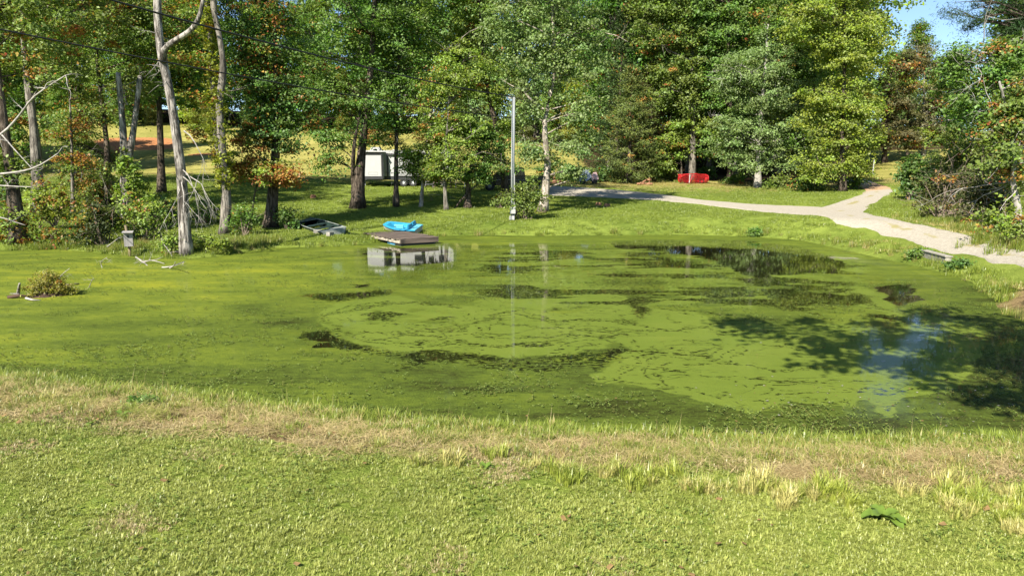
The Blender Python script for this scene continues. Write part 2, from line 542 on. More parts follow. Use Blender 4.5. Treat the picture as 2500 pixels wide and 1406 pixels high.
def make_drive_mat():
    m, nt, out = newmat('gravel_drive'); q = NT(nt)
    p = q.pos()
    mid = q.attr('mid'); clay = q.attr('clay')
    a = q.noise(p, 1.3, 4, .6); b = q.noise(p, 9, 5, .75); c = q.noise(p, 45, 3, .7)
    col = q.mix(q.step(.25, .75, q.math('ADD', q.math('MULTIPLY', b, .5), q.math('MULTIPLY', c, .5))), (.21, .185, .145), (.44, .40, .325))
    clay_c = q.mix(b, (.32, .19, .10), (.46, .31, .19))
    col = q.mix(q.step(.35, .7, q.math('ADD', clay, q.math('MULTIPLY_ADD', a, .8, -.4))), col, clay_c)
    gr = q.mix(b, (.17, .16, .06), (.33, .28, .12))
    mm = q.math('ADD', mid, q.math('ADD', q.math('MULTIPLY_ADD', q.noise(p, .55, 4, .65), 2.2, -1.25), q.math('MULTIPLY_ADD', b, .6, -.3)))
    col = q.mix(q.math('MULTIPLY', q.step(.50, .75, mm), .85), col, gr)
    bs = q.n('BsdfDiffuse', i_Color=col)
    q.set(bs.inputs['Normal'], q.bump(q.math('ADD', b, c), .5, .03))
    nt.links.new(bs.outputs[0], out.inputs[0])
    return m
M['drive'] = make_drive_mat()

def make_water_mat():
    m, nt, out = newmat('pond_surface'); q = NT(nt)
    p = q.pos()
    duck = q.attr('duck'); opn = q.attr('open'); speck = q.attr('speck'); wet = q.attr('wet'); tone = q.attr('tone')
    ps = q.scale(p, .55, 1, 1)
    nM = q.noise(ps, 1.0, 5, .6, .5)
    nF = q.noise(ps, 9, 5, .68, .3)
    nS = q.noise(p, 30, 3, .65)
    nT = q.noise(q.scale(p, .34, 1, 1), 1.0, 5, .62, .8)
    # floating mat of weed
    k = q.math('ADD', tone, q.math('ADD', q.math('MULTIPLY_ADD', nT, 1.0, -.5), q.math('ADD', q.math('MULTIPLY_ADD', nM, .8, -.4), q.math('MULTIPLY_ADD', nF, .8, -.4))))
    ramp = q.n('ValToRGB'); q.set(ramp.inputs[0], k)
    el = ramp.color_ramp.elements
    el[0].position = .05; el[0].color = (.028, .032, .006, 1)
    el[1].position = .95; el[1].color = (.215, .225, .018, 1)
    for p_, c_ in ((.3, (.062, .086, .012, 1)), (.55, (.102, .132, .015, 1)), (.75, (.142, .170, .018, 1))):
        e = el.new(p_); e.color = c_
    mat_c = q.mix(q.math('MULTIPLY', q.step(.52, .66, nS), .55), ramp.outputs[0], (.10, .145, .022))
    # smooth duckweed sheet
    duck_c = q.mix(q.step(.3, .7, nM), (.112, .152, .020), (.130, .168, .024))
    duck_c = q.mix(q.math('MULTIPLY', q.step(.5, .8, nS), .25), duck_c, (.078, .102, .012))
    dm = q.step(.40, .60, q.math('ADD', duck, q.math('ADD', q.math('MULTIPLY_ADD', nF, .8, -.4), q.math('MULTIPLY_ADD', nS, .4, -.2))))
    col = q.mix(dm, mat_c, duck_c)
    # drifting rows of dark gaps in the sheet
    def rows(scale, dist, lev, wdt, seed):
        s_ = q.noise(q.scale(p, .5, 1, 1), scale, 2.5, .5, dist)
        d_ = q.math('ABSOLUTE', q.math('SUBTRACT', s_, lev))
        return q.math('SUBTRACT', 1.0, q.step(0, wdt, d_))
    st = q.math('MAXIMUM', rows(.62, 1.6, .47, .010, 0), q.math('MAXIMUM', rows(.50, 1.3, .56, .009, 1), rows(.9, 1.2, .40, .010, 2)))
    st = q.math('MULTIPLY', st, q.step(.44, .56, nF))
    st = q.math('MULTIPLY', st, dm)
    # speckled thin cover and open water
    sp = q.math('MULTIPLY', q.step(.3, .6, q.math('ADD', speck, q.math('MULTIPLY_ADD', nF, .5, -.25))),
                q.step(.0, .05, q.math('SUBTRACT', q.noise(ps, 15, 4, .7), q.math('SUBTRACT', .66, q.math('MULTIPLY', speck, .28)))))
    om = q.step(.42, .56, q.math('ADD', opn, q.math('ADD', q.math('MULTIPLY_ADD', nF, .45, -.225), q.math('MULTIPLY_ADD', q.noise(q.scale(p, .3, 1, 1), 1.1, 4, .6), 1.5, -.72))))
    om = q.math('MULTIPLY', om, q.step(.05, .2, opn))
    gap = q.math('MAXIMUM', q.math('MULTIPLY', st, .75), q.math('MAXIMUM', sp, om))
    col = q.mix(gap, col, (.010, .010, .004))
    b = q.n('BsdfPrincipled', i_Base_Color=col)
    q.set(b.inputs['Roughness'], q.math('MULTIPLY_ADD', gap, -.70, .75))
    q.set(b.inputs['Specular IOR Level'], q.math('MULTIPLY_ADD', gap, -.12, .12))
    b.inputs['IOR'].default_value = 1.36
    film = q.math('MULTIPLY', wet, q.step(.25, .6, q.math('ADD', nT, q.math('MULTIPLY', wet, .25))))
    q.set(b.inputs['Coat Weight'], q.math('MAXIMUM', film, gap))
    b.inputs['Coat IOR'].default_value = 1.33
    b.inputs['Coat Roughness'].default_value = .035
    q.set(b.inputs['Normal'], q.bump(q.math('ADD', nS, nF), .8, .03))
    nt.links.new(b.outputs[0], out.inputs[0])
    return m
M['water'] = make_water_mat()

# ------------------------------------------------------------------ ground sheet
def axis(parts):
    a = []
    for lo, hi, st in parts:
        a.append(np.arange(lo, hi, st))
    return np.unique(np.round(np.concatenate(a + [[parts[-1][1]]]), 4))

gx = axis([(-900, -150, 75), (-150, -60, 6), (-60, -34, 1.2), (-34, -14, .4), (-14, 14, .2), (14, 30, .4), (30, 60, 1.2), (60, 150, 6), (150, 900, 75)])
gy = axis([(-600, -60, 60), (-60, -6, 4), (-6, 3, .6), (3, 11.5, .11), (11.5, 26, .4), (26, 48, .3), (48, 75, .6), (75, 130, 2), (130, 300, 10), (300, 1500, 100)])
XX, YY = np.meshgrid(gx, gy)
ZZ = ground(XX.ravel(), YY.ravel())
SD = shore_sd(XX.ravel(), YY.ravel())
nx, ny = len(gx), len(gy)
ii = np.arange(nx * ny).reshape(ny, nx)
FF = np.stack([ii[:-1, :-1], ii[:-1, 1:], ii[1:, 1:], ii[1:, :-1]], -1).reshape(-1, 4)
me = np_mesh('ground', np.stack([XX.ravel(), YY.ravel(), ZZ], -1), FF)
fx, fy = XX.ravel(), YY.ravel()
PXX, PYY = to_px(fx, np.maximum(fy, 2), ZZ)

def strip_width(x):
    """how far the cut, dried strip reaches inland on the near bank"""
    return np.interp(x, [-9, -5.5, -3, 0, 3, 6], [2.7, 2.5, 2.2, 2.0, 2.3, 2.3])

near = fy < 13
w_ = strip_width(fx) + .7 * (fbm(fx * 1.1, fy * 1.1, 40) - .5)
straw = np.where(near & (SD > .35), 1 - smooth(w_ - .35, w_ + .25, SD), 0) * smooth(.3, 1.0, SD)
straw = np.maximum(straw, .85 * np.exp(-(((fx - 13.4) / 2.4) ** 2 + ((fy - 15.8) / 2.2) ** 2)))   # dried patch on the right bank
dirt = np.exp(-(((PXX - 330) / 110) ** 4 + ((PYY - 352) / 17) ** 4)) * (fy > 60) + .8 * np.exp(-(((PXX - 500) / 60) ** 2 + ((PYY - 378) / 6) ** 2)) * (fy > 60)
dirt = dirt + .75 * np.exp(-(((PXX - 1320) / 30) ** 2 + ((PYY - 517) / 5) ** 2)) * (fy > 30)
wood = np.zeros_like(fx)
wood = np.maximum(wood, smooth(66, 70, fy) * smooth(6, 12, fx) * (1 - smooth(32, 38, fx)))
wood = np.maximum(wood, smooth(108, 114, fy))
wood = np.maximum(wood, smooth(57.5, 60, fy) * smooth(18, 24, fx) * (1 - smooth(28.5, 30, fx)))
litter = np.where(fy > 20, wood, 0)  # leaf litter under the woods, its dark brown also standing in for shade
dry = .7 * np.exp(-(((fx + 12.2) / 2.2) ** 2 + ((fy - 31.5) / 1.6) ** 2)) + .95 * smooth(60, 70, fy) + .35 * smooth(50, 62, fy) * (fx > 5) + .5 * np.exp(-(((fx - 19) / 5) ** 2 + ((fy - 27) / 5) ** 2))
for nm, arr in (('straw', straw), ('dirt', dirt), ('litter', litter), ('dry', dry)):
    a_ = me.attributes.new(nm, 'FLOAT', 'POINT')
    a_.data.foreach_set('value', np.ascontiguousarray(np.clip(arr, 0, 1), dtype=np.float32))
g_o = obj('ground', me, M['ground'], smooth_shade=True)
tag(g_o, kind='structure')

# ------------------------------------------------------------------ pond
def poly_d(px, py, poly, ys=2.4):
    """signed distance (photo pixels, heights stretched) to an outline, positive inside"""
    best = np.full(px.shape, 1e9); ins = np.zeros(px.shape, bool)
    n = len(poly)
    for i in range(n):
        ax, ay = poly[i]; bx, by = poly[(i + 1) % n]
        ay *= ys; by *= ys
        y = py * ys
        dx, dy = bx - ax, by - ay
        t = np.clip(((px - ax) * dx + (y - ay) * dy) / (dx * dx + dy * dy + 1e-9), 0, 1)
        best = np.minimum(best, (px - ax - t * dx) ** 2 + (y - ay - t * dy) ** 2)
        ins ^= ((ay > y) != (by > y)) & (px < (bx - ax) * (y - ay) / (by - ay + 1e-12) + ax)
    d = np.sqrt(best)
    return np.where(ins, d, -d)

def line_d(px, py, pts, ys=2.4):
    best = np.full(px.shape, 1e9)
    for (ax, ay), (bx, by) in zip(pts[:-1], pts[1:]):
        ay, by = ay * ys, by * ys
        y = py * ys
        dx, dy = bx - ax, by - ay
        t = np.clip(((px - ax) * dx + (y - ay) * dy) / (dx * dx + dy * dy + 1e-9), 0, 1)
        best = np.minimum(best, (px - ax - t * dx) ** 2 + (y - ay - t * dy) ** 2)
    return np.sqrt(best)

wy = [6.9]
while wy[-1] < 37.5:
    wy.append(wy[-1] + max(.035, wy[-1] ** 2 * .00022))
wy = np.array(wy)
wx = axis([(-32, -20, .4), (-20, -10, .16), (-10, 14.2, .075)])
WX, WY = np.meshgrid(wx, wy)
wxx, wyy = WX.ravel(), WY.ravel()
wi = np.arange(len(wxx)).reshape(len(wy), len(wx))
WF = np.stack([wi[:-1, :-1], wi[:-1, 1:], wi[1:, 1:], wi[1:, :-1]], -1).reshape(-1, 4)
pm = np_mesh('pond', np.stack([wxx, wyy, np.zeros_like(wxx)], -1), WF)
px_, py_ = to_px(wxx, wyy, 0.0)
# natural wander of every outline
wa = (fbm(wxx * .9, wyy * .9, 50) - .5); wb = (fbm(wxx * .9 + 40, wyy * .9, 55) - .5)
sc_ = 1 / np.maximum(wyy, 6) * 900
wc = (fbm(wxx * 2.8, wyy * 2.8, 150) - .5); wd2 = (fbm(wxx * 2.8 + 40, wyy * 2.8, 155) - .5)
qx = px_ + (wa * 1.1 + wc * .55) * sc_ * .8
qy = py_ + (wb * .34 + wd2 * .22) * sc_ * (14 / np.maximum(wyy, 8))

DUCK = [[(762, 772), (800, 748), (870, 733), (960, 722), (1010, 738), (1090, 750), (1200, 742), (1320, 732), (1360, 706), (1450, 712), (1505, 712), (1535, 735),
         (1600, 752), (1700, 765), (1760, 790), (1820, 786), (1960, 788), (2080, 792), (2200, 800), (2170, 778), (2090, 745), (2040, 712), (2120, 705), (2170, 735),
         (2260, 770), (2370, 790), (2410, 815), (2400, 850), (2380, 910), (2330, 950), (2270, 968), (2230, 985), (2190, 1010), (2140, 985), (2030, 978),
         (1920, 986), (1850, 1000), (1760, 985), (1640, 960), (1545, 952), (1450, 938), (1432, 915), (1500, 880), (1545, 846), (1520, 832), (1460, 850),
         (1360, 862), (1240, 868), (1100, 860), (1000, 858), (930, 855), (870, 838), (820, 812)],
        [(1330, 704), (1430, 690), (1560, 700), (1520, 716), (1400, 722)],
        [(1600, 640), (1700, 660), (1760, 700), (1640, 690), (1500, 660)]]
HOLES = [[(872, 768), (905, 752), (1000, 748), (1095, 756), (1135, 768), (1120, 790), (1060, 800), (980, 790), (900, 784)],
         [(1330, 757), (1370, 747), (1430, 748), (1468, 760), (1420, 770), (1370, 768)],
         [(1645, 832), (1680, 824), (1715, 830), (1690, 840)],
         [(1500, 712), (1550, 706), (1572, 730), (1600, 765), (1575, 785), (1510, 792), (1545, 775), (1540, 745)]]
BAND = [[(820, 812), (870, 838), (930, 855), (1100, 860), (1240, 868), (1360, 862), (1460, 850), (1530, 836), (1540, 850), (1490, 880), (1430, 915), (1400, 905), (1330, 905),
         (1200, 895), (1060, 880), (980, 900), (930, 912), (895, 905), (950, 880), (880, 862), (820, 835)],
        [(735, 722), (840, 708), (960, 706), (930, 722), (860, 732), (800, 745), (770, 735)],
        [(1740, 672), (1900, 676), (2080, 690), (2110, 720), (2170, 760), (2180, 785), (2050, 792), (1940, 770), (1860, 742), (1830, 700)],
        [(1380, 622), (1560, 612), (1740, 640), (1830, 676), (1700, 668), (1540, 650), (1440, 645)],
        [(1500, 712), (1550, 706), (1572, 730), (1600, 765), (1575, 785), (1510, 792), (1545, 775), (1540, 745)],
        [(720, 800), (800, 800), (850, 830), (900, 860), (850, 865), (790, 830), (730, 830)]]
OPEN = [[(1478, 592), (1560, 586), (1700, 588), (1840, 592), (1940, 604), (2010, 622), (2060, 645), (2040, 662), (1980, 666), (1900, 672), (1850, 678), (1800, 662), (1760, 638), (1680, 622), (1600, 612), (1520, 608)],
        [(1184, 657), (1210, 650), (1236, 655), (1222, 663), (1195, 662)],
        [(890, 612), (980, 604), (1100, 606), (1105, 640), (1020, 652), (930, 650), (888, 644)],
        [(2140, 700), (2220, 690), (2270, 735), (2200, 745), (2150, 735)],
        [(735, 812), (770, 800), (830, 815), (815, 845), (760, 845)],
        [(990, 858), (1040, 862), (1035, 885), (1000, 882)],
        [(1724, 722), (1790, 716), (1850, 718), (1840, 724), (1740, 728)],
        [(840, 690), (900, 688), (940, 700), (880, 704)]]
def cover(polys, soft):
    c = np.zeros_like(px_)
    for pl in polys:
        c = np.maximum(c, smooth(-soft, soft, poly_d(qx, qy, pl)))
    return c
duck = cover(DUCK, 30)
isl = fbm(wxx * .55 + 3, wyy * 1.0, 190); isl2 = fbm(wxx * 1.6, wyy * 2.6, 195)
mid_z = smooth(980, 1250, px_) * smooth(596, 615, py_) * (1 - smooth(735, 770, py_)) * (1 - smooth(2050, 2200, px_))
duck = np.maximum(duck, mid_z * smooth(.40, .62, .6 * isl + .4 * isl2) * .9)
duck = np.minimum(duck, 1 - .75 * cover(HOLES, 40) * smooth(.32, .55, fbm(wxx * .9 + 5, wyy * 1.5, 240)))
speck = np.maximum(cover(BAND[:2] + BAND[4:], 30) * (.64 + .42 * smooth(.38, .62, fbm(wxx * 1.1, wyy * 1.6, 220))), cover(BAND[2:4], 36) * (.35 + .6 * smooth(.40, .62, fbm(wxx * .8, wyy * 1.4, 225))))
speck = np.maximum(speck, cover(HOLES, 34) * (.30 + .5 * smooth(.42, .62, fbm(wxx * 1.3, wyy * 2.0, 230))))
speck = np.maximum(speck, .55 * np.exp(-(((px_ - 1560) / 330) ** 2 + ((py_ - 690) / 60) ** 2)))
for ln in ([(770, 772), (830, 800), (900, 832), (1000, 815), (1130, 800), (1210, 775), (1290, 755)], [(1220, 785), (1330, 800), (1500, 812), (1640, 805), (1760, 790)],
           [(1500, 850), (1640, 855), (1780, 880), (1900, 900), (2040, 895)], [(780, 775), (850, 760), (930, 742), (1040, 742), (1130, 750)], [(1270, 772), (1360, 785), (1470, 782), (1560, 790), (1700, 812)], [(1000, 835), (1120, 842), (1300, 838), (1430, 828)], [(1560, 900), (1700, 915), (1850, 925), (1960, 922)], [(2060, 700), (2130, 745), (2210, 775), (2270, 800)], [(1600, 752), (1760, 770), (1900, 778)], [(1150, 820), (1330, 822), (1500, 826)]):
    speck = np.maximum(speck, .62 * np.exp(-(line_d(qx, qy, ln) / 13) ** 2))
# dark broken threads that follow the turns of the sheet
edge_f = np.minimum(poly_d(qx, qy, DUCK[0]), np.minimum.reduce([-poly_d(qx, qy, h) for h in HOLES]))
pres = fbm(wxx * .7 + 9, wyy * .7, 160)
for lv, wd_, am in ((14, 4, .7), (34, 5, .75), (58, 6, .8), (88, 6, .7), (122, 7, .7)):
    lvn = lv + 26 * (fbm(wxx * .8 + lv, wyy * .8, 170) - .5)
    speck = np.maximum(speck, am * np.exp(-((edge_f - lvn) / wd_) ** 2) * smooth(.44, .58, fbm(wxx * .6 + lv * 3, wyy * .6, 180)) * (edge_f > 0))
speck = np.maximum(speck, .45 * smooth(.56, .70, pres) * (edge_f > 4))
speck = np.maximum(speck, mid_z * .85 * smooth(.50, .60, fbm(wxx * .5 + 21, wyy * 1.3, 200)))
opn = cover(OPEN[:1], 26) * 1.0
opn = np.maximum(opn, cover(OPEN[1:], 18) * .62)
opn = np.maximum(opn, cover(OPEN[2:3], 14) * .55)
wet = .10 + .42 * smooth(760, 1000, px_) * smooth(585, 600, py_) * (1 - .45 * smooth(690, 760, py_))
wet = np.maximum(wet, cover([[(870, 604), (1120, 600), (1130, 655), (1040, 690), (900, 672)]], 30))
wet = np.maximum(wet, cover([[(690, 790), (860, 790), (900, 850), (780, 880), (690, 860)]], 40) * .8)
wet = np.maximum(wet, .34 * smooth(2020, 2200, px_) * smooth(700, 800, py_))
wsd = -shore_sd(wxx, wyy)
wet = wet * (.15 + .85 * smooth(.3, 2.2, wsd)) * (1 - .85 * smooth(1820, 1980, px_) * (1 - smooth(655, 690, py_)))
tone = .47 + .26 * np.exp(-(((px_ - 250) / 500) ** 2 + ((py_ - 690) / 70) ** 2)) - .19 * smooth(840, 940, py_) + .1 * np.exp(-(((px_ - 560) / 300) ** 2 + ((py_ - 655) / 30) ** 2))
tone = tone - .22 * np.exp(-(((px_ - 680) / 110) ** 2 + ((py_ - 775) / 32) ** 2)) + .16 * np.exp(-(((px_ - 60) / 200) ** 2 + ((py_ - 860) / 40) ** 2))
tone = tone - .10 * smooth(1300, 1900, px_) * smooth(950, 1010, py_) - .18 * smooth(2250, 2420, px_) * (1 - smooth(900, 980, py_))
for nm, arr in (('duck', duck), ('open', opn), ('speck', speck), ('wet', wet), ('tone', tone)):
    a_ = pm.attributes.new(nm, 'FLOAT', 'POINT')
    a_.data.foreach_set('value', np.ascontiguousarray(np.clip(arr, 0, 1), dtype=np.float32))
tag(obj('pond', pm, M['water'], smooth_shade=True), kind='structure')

# ------------------------------------------------------------------ driveway
def resample(pts, n):
    pts = np.array(pts, float)
    d = np.concatenate([[0], np.cumsum(np.linalg.norm(np.diff(pts, axis=0), axis=1))])
    t = np.linspace(0, d[-1], n)
    return np.stack([np.interp(t, d, pts[:, k]) for k in range(pts.shape[1])], -1)

def ribbon(Lp, Rp, n, w, lift, clay_fn, grass):
    L = resample([G(*p)[:2] for p in Lp], n); R = resample([G(*p)[:2] for p in Rp], n)
    for _ in range(4):
        L[1:-1] = (L[:-2] + 2 * L[1:-1] + L[2:]) / 4; R[1:-1] = (R[:-2] + 2 * R[1:-1] + R[2:]) / 4
    s = np.linspace(0, 1, w)
    jl = (fbm(L[:, 0] * .7, L[:, 1] * .7, 70, 3) - .5) * .8; jr = (fbm(R[:, 0] * .7, R[:, 1] * .7, 75, 3) - .5) * .8
    V = []; mid = []; clay = []
    for i in range(n):
        ax = R[i] - L[i]; ln = np.linalg.norm(ax) + 1e-6; ax = ax / ln
        a = L[i] + ax * jl[i] * min(1, ln); b = R[i] + ax * jr[i] * min(1, ln)
        for k, t in enumerate(s):
            q = a + (b - a) * t
            e = min(t, 1 - t)
            z = lift if e > .02 else -.06
            V.append((q[0], q[1], z)); mid.append(grass * math.exp(-((t - .52) / .13) ** 2)); clay.append(clay_fn(i / n, t))
    V = np.array(V)
    V[:, 2] += ground(V[:, 0], V[:, 1])
    idx = np.arange(n * w).reshape(n, w)
    F = np.stack([idx[:-1, :-1], idx[:-1, 1:], idx[1:, 1:], idx[1:, :-1]], -1).reshape(-1, 4)
    me = np_mesh('driveway', V, F)
    for nm, arr in (('mid', mid), ('clay', clay)):
        a_ = me.attributes.new(nm, 'FLOAT', 'POINT'); a_.data.foreach_set('value', np.array(arr, dtype=np.float32))
    tag(obj('driveway', me, M['drive'], smooth_shade=True), kind='structure')
    return L, R

dr1 = ribbon([(2900, 712), (2700, 662), (2500, 607), (2400, 582), (2300, 560), (2200, 541), (2150, 530), (2118, 518), (2128, 502), (2160, 484), (2186, 466), (2168, 455), (2130, 444), (2100, 436)],
             [(2900, 800), (2700, 722), (2500, 656), (2300, 608), (2200, 586), (2100, 561), (2030, 543), (1990, 528), (1996, 508), (2050, 492), (2100, 476), (2108, 466), (2086, 452), (2060, 440)],
             150, 14, .035, lambda u, t: .75 * math.exp(-((u - .80) / .10) ** 2) + .35 * math.exp(-((u - .45) / .08) ** 2 - ((t - .6) / .3) ** 2), .70)
dr2 = ribbon([(2060, 508), (1995, 502), (1900, 500), (1800, 494), (1700, 486), (1620, 474), (1540, 465), (1400, 455), (1300, 452)],
             [(2070, 536), (2010, 530), (1900, 522), (1800, 511), (1700, 499), (1620, 493), (1540, 488), (1400, 482), (1300, 478)],
             110, 10, .028, lambda u, t: .25, .45)

# ------------------------------------------------------------------ foliage
def leaf_mesh(name, C, N, size, aspect, r, clump_id, n_clump, droop=0.0, lie=None):
    """C leaf centres, N leaf normals"""
    n = len(C)
    N = N / (np.linalg.norm(N, axis=1, keepdims=True) + 1e-9)
    t = r.normal(size=(n, 3))
    t[:, 2] -= droop
    if lie is not None:
        t = t * .35 + lie
    t -= (t * N).sum(1, keepdims=True) * N
    t /= np.linalg.norm(t, axis=1, keepdims=True) + 1e-9
    s = np.cross(N, t)
    L = size * r.uniform(.65, 1.35, (n, 1)); w = L * aspect * r.uniform(.8, 1.2, (n, 1))
    bend = L * r.uniform(-.05, .22, (n, 1))
    V = np.empty((n, 4, 3))
    V[:, 0] = C - t * L / 2
    V[:, 1] = C + s * w / 2 + N * bend + t * L * .08
    V[:, 2] = C + t * L / 2 - N * bend * .4
    V[:, 3] = C - s * w / 2 + N * bend + t * L * .08
    me = np_mesh(name, V.reshape(-1, 3), np.arange(4 * n).reshape(n, 4))
    cr = r.random(n_clump); ca = r.random(n_clump)
    a_ = me.attributes.new('rnd', 'FLOAT', 'FACE'); a_.data.foreach_set('value', r.random(n).astype(np.float32))
    a_ = me.attributes.new('clump', 'FLOAT', 'FACE'); a_.data.foreach_set('value', cr[clump_id].astype(np.float32))
    a_ = me.attributes.new('aut', 'FLOAT', 'FACE'); a_.data.foreach_set('value', np.clip(ca[clump_id] + r.normal(0, .03, n), 0.001, 1).astype(np.float32))
    return me

def blob_clumps(r, c, rad, n, shell=.45):
    """clump centres through an uneven ellipsoid"""
    d = r.normal(size=(n, 3)); d /= np.linalg.norm(d, axis=1, keepdims=True)
    lob = r.normal(size=(5, 3)); lob /= np.linalg.norm(lob, axis=1, keepdims=True)
    amp = r.uniform(-.32, .32, 5)
    k = 1 + (np.maximum(0, d @ lob.T) ** 3 * amp).sum(1)
    rr = r.random(n) ** (shell) * k
    return np.asarray(c) + d * rr[:, None] * np.asarray(rad)

def foliage(name, r, clumps, centre, rc, per, size, aspect=.62, flat=.55, up=.75, out=.55, rough=.75, droop=.2):
    n = len(clumps)
    per_i = np.maximum(6, (per * r.uniform(.45, 1.5, n)).astype(int))
    cid = np.repeat(np.arange(n), per_i)
    rci = rc * r.uniform(.5, 1.5, n)
    off = r.normal(size=(len(cid), 3)) * .52
    off *= rci[cid][:, None]
    off[:, 2] *= flat
    # leaves hang a little lower towards the outside of the spray
    od = clumps - np.asarray(centre); od /= np.linalg.norm(od, axis=1, keepdims=True) + 1e-6
    off[:, 2] -= .22 * np.linalg.norm(off[:, :2], axis=1)
    C = clumps[cid] + off
    N = r.normal(size=C.shape) * rough
    N[:, 2] += up
    N += od[cid] * out + np.array([-.386, -.634, .669]) * .45
    return leaf_mesh(name, C, N, size, aspect, r, cid, n, droop)

def curve3(a, b, r, sag=.1, n=5):
    a = np.asarray(a, float); b = np.asarray(b, float)
    L = np.linalg.norm(b - a)
    m = (a + b) / 2 + r.normal(size=3) * L * .10 + np.array([0, 0, L * sag])
    t = np.linspace(0, 1, n)[:, None]
    return (1 - t) ** 2 * a + 2 * t * (1 - t) * m + t * t * b

def spline(pts, n):
    pts = np.array(pts, float)
    if len(pts) < 3:
        return resample(pts, n)
    out = []
    m = len(pts)
    for i in range(m - 1):
        p0 = pts[max(i - 1, 0)]; p1 = pts[i]; p2 = pts[i + 1]; p3 = pts[min(i + 2, m - 1)]
        for t in np.linspace(0, 1, max(2, n // (m - 1)), endpoint=False):
            out.append(0.5 * ((2 * p1) + (-p0 + p2) * t + (2 * p0 - 5 * p1 + 4 * p2 - p3) * t * t + (-p0 + 3 * p1 - 3 * p2 + p3) * t ** 3))
    out.append(pts[-1])
    return np.array(out)

def trunk_mesh(mb, line, r0, r1, r, sides=9, flare=1.55, knob=.06):
    n = len(line)
    t = np.linspace(0, 1, n)
    rad = r0 + (r1 - r0) * t ** .8
    rad = rad * (1 + (flare - 1) * np.exp(-t * n / 1.6)) * (1 + r.normal(size=n) * knob)
    mb.tube(list(line), list(rad), sides)
    return rad

def twigs(mb, a, d, L, rad, r, depth, sides=5, droop=0.0, spread=.8, tip=.25):
    """a bare branch that forks"""
    n = 5
    pts = [np.asarray(a, float)]
    d = d / np.linalg.norm(d)
    for i in range(n):
        d = d + r.normal(size=3) * .16 + np.array([0, 0, -droop * .2])
        d /= np.linalg.norm(d)
        pts.append(pts[-1] + d * L / n)
    mb.tube(pts, list(np.linspace(rad, rad * tip, n + 1)), sides, cap=False)
    if depth > 0:
        for k in range(r.integers(2, 4)):
            i = r.integers(2, n + 1)
            nd = d + r.normal(size=3) * spread
            twigs(mb, pts[i], nd, L * r.uniform(.4, .7), rad * .5, r, depth - 1, 4, droop, spread, tip)

SEED = [100]
def rr_():
    SEED[0] += 1
    return np.random.default_rng(SEED[0])

def tint(o, c, aut=0.0):
    o.color = (c[0], c[1], c[2], aut)

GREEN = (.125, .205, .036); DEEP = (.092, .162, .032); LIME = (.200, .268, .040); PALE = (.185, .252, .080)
OLIVE = (.150, .196, .036); YELLOW = (.228, .278, .038); BROWN = (.135, .122, .050); CEDAR = (.105, .130, .028)

